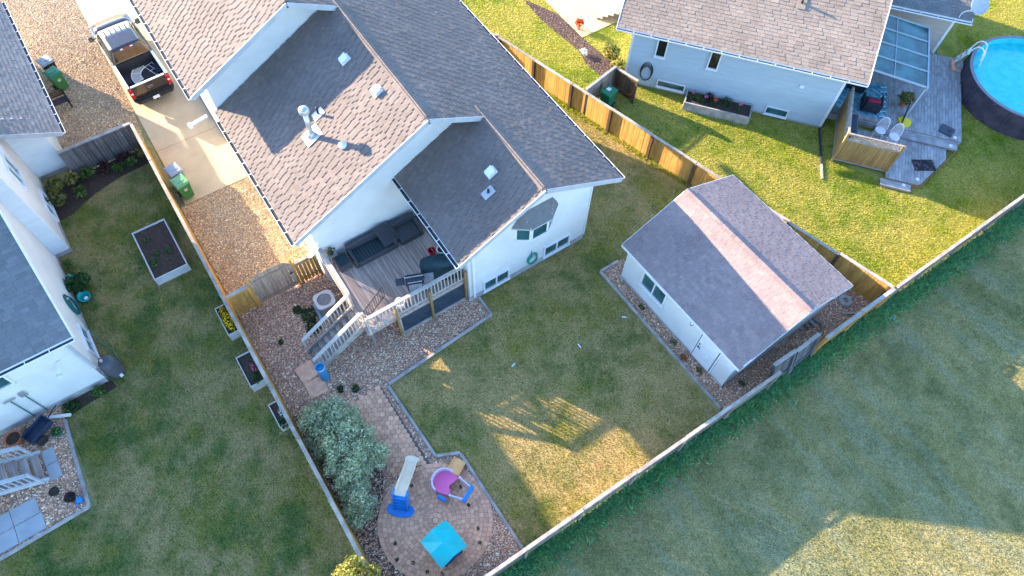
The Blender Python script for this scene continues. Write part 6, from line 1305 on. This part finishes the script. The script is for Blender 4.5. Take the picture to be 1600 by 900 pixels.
wl_ = [(-6.62, 1.55), (-5.2, 2.25), (-4.35, 2.1), (-4.6, -.35), (-5.5, -.55), (-6.5, -.1), (-3.9, 1.9), (-5.9, 2.35), (-4.1, -.1), (-6.9, .9), (-5.0, -.75), (-3.75, .3)]
tag(leafball('joint_weeds', (0, 0, 0), (1, 1, 1), 620, .03, 'leaf_dark', None, [(x, y, .035, .07, .06, .03) for x, y in wl_], seed=77), 'tiny weeds sprouting between the round patio pavers', 'weeds', kind='stuff')
for i, (x, y, lab) in enumerate(((-8.05, 9.23, 'small white scrap in the middle of the back lawn'), (-8.08, 11.54, 'small white scrap on the back lawn nearest the shed'), (-8.8, 6.56, 'small pale scrap on the back lawn nearest the deck'), (-1.97, 20.86, 'small blue scrap in the field beside the back fence'))):
    t = thing('litter', lab, 'litter', (x, y, .03), i*.9); MB().add([(-.10, -.02, 0), (.0, -.035, .02), (.11, -.02, .005), (.11, .02, .0), (.0, .03, .025), (-.10, .02, .01), (0, 0, .04)], [(0, 1, 6), (1, 2, 6), (2, 3, 6), (3, 4, 6), (4, 5, 6), (5, 0, 6), (5, 4, 3, 2, 1, 0)]).obj('scrap', M['trim'] if i < 3 else M['t_blue'], t)
# ------------------------------------------------------------------ scattered stones and grass blades
def in_poly(P, poly):
    x, y = P[:, 0], P[:, 1]; ins = np.zeros(len(P), bool); n_ = len(poly)
    for i in range(n_):
        (x0, y0), (x1, y1) = poly[i], poly[(i+1) % n_]
        c = ((y0 > y) != (y1 > y)); 
        with np.errstate(divide='ignore', invalid='ignore'): xi = (x1-x0)*(y-y0)/(y1-y0)+x0
        ins ^= c & (x < xi)
    return ins
def cam_mask(P, z=0.0, pad=1.04):
    d = np.column_stack([P, np.full(len(P), z)])-np.array([0, 0, 25.5]); w = d@np.array(CF)
    return (np.abs(d@np.array(CR)/w) < 800/1096.2*pad) & (np.abs(d@np.array(CU)/w) < 450/1096.2*pad)
def pts(poly, dens, excl=(), incl_view=True):
    A_ = np.array(poly); lo, hi = A_.min(0), A_.max(0); n_ = int((hi-lo).prod()*dens); P = lo+rng.random((n_, 2))*(hi-lo)
    P = P[in_poly(P, poly)]
    if incl_view: P = P[cam_mask(P)]
    for e in excl: P = P[~in_poly(P, e)]
    return P
def rect(x0, y0, x1, y1): return [(x0, y0), (x1, y0), (x1, y1), (x0, y1)]
def stones(name, poly, dens, m_, size=(.012, .031), excl=(), z=.006):
    P = pts(poly, dens, excl); n_ = len(P); K = 5
    s = rng.uniform(size[0], size[1], n_)*(1+(rng.random(n_) < .04)*.8); a = rng.random(n_)*6.28; el = rng.uniform(.65, 1.2, n_)
    t = a[:, None]+np.arange(K)[None]*2*np.pi/K+rng.uniform(-.3, .3, (n_, K)); rr = s[:, None]*rng.uniform(.8, 1.15, (n_, K))
    dx, dy = np.cos(t)*rr*el[:, None], np.sin(t)*rr/el[:, None]
    V = np.zeros((n_, K+1, 3)); V[:, :K, 0] = P[:, :1]+dx; V[:, :K, 1] = P[:, 1:]+dy; V[:, :K, 2] = z-.002+s[:, None]*.1
    V[:, K, 0] = P[:, 0]+rng.normal(0, .2, n_)*s; V[:, K, 1] = P[:, 1]+rng.normal(0, .2, n_)*s; V[:, K, 2] = z+s*rng.uniform(.55, .95, n_)
    base_ = (np.arange(n_)*(K+1))[:, None]; F = np.concatenate([np.stack([base_[:, 0]+i, base_[:, 0]+(i+1) % K, base_[:, 0]+K], 1) for i in range(K)])
    o = link(bpy.data.objects.new(name, np_mesh(name, V.reshape(-1, 3), F, M[m_])), None, I4); return o
hx = [rect(XL-1, -14, XL, YL)]
tag(stones('gravel_stones_front', G_FRONT, 700, 'gravel_tan'), 'tan gravel beside the driveway and truck', 'gravel', kind='stuff')
tag(stones('gravel_stones_side', G_SIDE, 850, 'gravel_tan'), 'tan gravel of the side yard behind the driveway', 'gravel', kind='stuff')
tag(stones('gravel_stones_back', G_BACK, 850, 'gravel_mix', excl=[[(cp[0]+1.97*math.cos(R(a)), cp[1]+1.97*math.sin(R(a))) for a in range(0, 360, 10)], [(-10.92, .52), (-10.86, 1.80), (-7.05, 1.86), (-7.0, .62)], rect(-15.5, 1.14, -14.54, 2.1)]), 'mixed reddish gravel around the deck and paver patio', 'gravel', kind='stuff')
tag(stones('gravel_stones_shed', G_SHED, 750, 'gravel_mix', excl=[[tuple(sw(x, y, 0))[:2] for x, y in ((0, 0), (LS, 0), (LS, DS), (0, DS))]]), 'brown gravel around the shed', 'gravel', kind='stuff')
tag(stones('gravel_stones_left', G_LEFT, 800, 'gravel_mix', (.016, .038)), 'mixed pebbles around the lower left stairs', 'gravel', kind='stuff')
tag(stones('mulch_chips', MULCH_R, 600, 'mulch_chip'), 'reddish mulch chips in the front bed', 'mulch', kind='stuff')
def grass(name, P, m_, h=(.018, .042), w=.010, blades=3, lean=.5, z=0.0):
    n_ = len(P); P = np.repeat(P, blades, 0)+rng.normal(0, .014, (n_*blades, 2)); N_ = len(P)
    a = rng.random(N_)*6.283; hh = rng.uniform(h[0], h[1], N_); ww = w*rng.uniform(.7, 1.4, N_); b_ = rng.random(N_)*6.283; ln = hh*lean*rng.random(N_)**.7*1.4
    V = np.zeros((N_, 3, 3)); V[:, 0, 0] = P[:, 0]-np.cos(a)*ww; V[:, 0, 1] = P[:, 1]-np.sin(a)*ww; V[:, 1, 0] = P[:, 0]+np.cos(a)*ww; V[:, 1, 1] = P[:, 1]+np.sin(a)*ww
    V[:, 0:2, 2] = z; V[:, 2, 0] = P[:, 0]+np.cos(b_)*ln; V[:, 2, 1] = P[:, 1]+np.sin(b_)*ln; V[:, 2, 2] = z+hh
    return link(bpy.data.objects.new(name, np_mesh(name, V.reshape(-1, 3), np.arange(3*N_).reshape(-1, 3), M[m_])), None, I4)
ex_l = [rect(-22.6, -3.8, -19.7, -2.3), rect(-17.25, -2.25, -15.7, -1.6), rect(-14.8, -2.4, -13.2, -1.6), rect(-12.35, -2.15, -11.2, -1.6), [(-27.3, -6.2), (-27.3, -1.75), (-26.3, -1.75), (-26.2, -3.2), (-25.9, -4.4), (-25.3, -5.6), (-25.2, -6.2)], rect(-16.8, -8.5, -16.2, -6.6)]
tag(grass('grass_left', pts(LAWN_L, 560, ex_l), 'lawn_l_b', blades=2), 'patchy green and tan grass of the left lawn', 'grass', kind='stuff')
ex_b = [rect(-10.4, 12.0, BX, 19), G_SHED]
tag(grass('grass_back', pts(LAWN_B, 600, ex_b), 'lawn_b', blades=2), 'patchy shaded grass of the back lawn', 'grass', kind='stuff')
ruv = lambda *q: [RW(u_, v_)[:2] for u_, v_ in q]
ex_r = [ruv((-9.9, -.05), (.1, -.05), (.1, .7), (6.45, .7), (6.45, 12), (-9.9, 12)), ruv((-6.65, -1.0), (-3.4, -1.0), (-3.4, 0), (-6.65, 0)), ruv((.7, -2.0), (3.0, -2.4), (4.7, -2.4), (6.3, .35), (6.3, .8), (.7, .8)), MULCH_R, rect(-30, 19.95, -22.3, 24)]
Pr = pts(LAWN_R, 560, ex_r); Pr = Pr[np.hypot(Pr[:, 0]-pc[0], Pr[:, 1]-pc[1]) > pr*1.05]
tag(grass('grass_right', Pr, 'lawn_right_b', (.025, .06), .012, 2, .7), 'sunny yellow-green grass of the right lawn', 'grass', kind='stuff')
FIELD = [(BX+.05, -14), (BX+.05, 36), (14, 36), (14, -14)]
tag(grass('grass_field', pts(FIELD, 420), 'field_b', (.02, .045), .010, 2), 'mown grey-green grass of the field behind the fence', 'grass', kind='stuff')
Pt = pts([(BX+.08, -4), (BX+.08, 35), (BX+1.3, 35), (BX+1.3, -4)], 1000); Pt = Pt[rng.random(len(Pt)) < np.exp(-((Pt[:, 0]-BX-.1)/.55)**2)]
tag(grass('tall_grass', Pt, 'tall_b', (.05, .20), .016, 2, 1.0), 'taller blue-green grass along the outside of the back fence', 'grass', kind='stuff')
Pe = np.concatenate([pts(q, 700) for q in ([(-23, fy(-23)-.28), (-10.3, fy(-10.3)-.28), (-10.3, fy(-10.3)-.05), (-23, fy(-23)-.05)], rect(-27, FLY-.22, BX, FLY-.03), [(-23, fy(-23)+.15), (-3, fy(-3)+.15), (-3, fy(-3)+.35), (-23, fy(-23)+.35)])])
tag(grass('edge_grass', Pe, 'lawn_right_b', (.06, .16), .012, 2, .8), 'longer untrimmed grass along the fence feet', 'grass', kind='stuff')
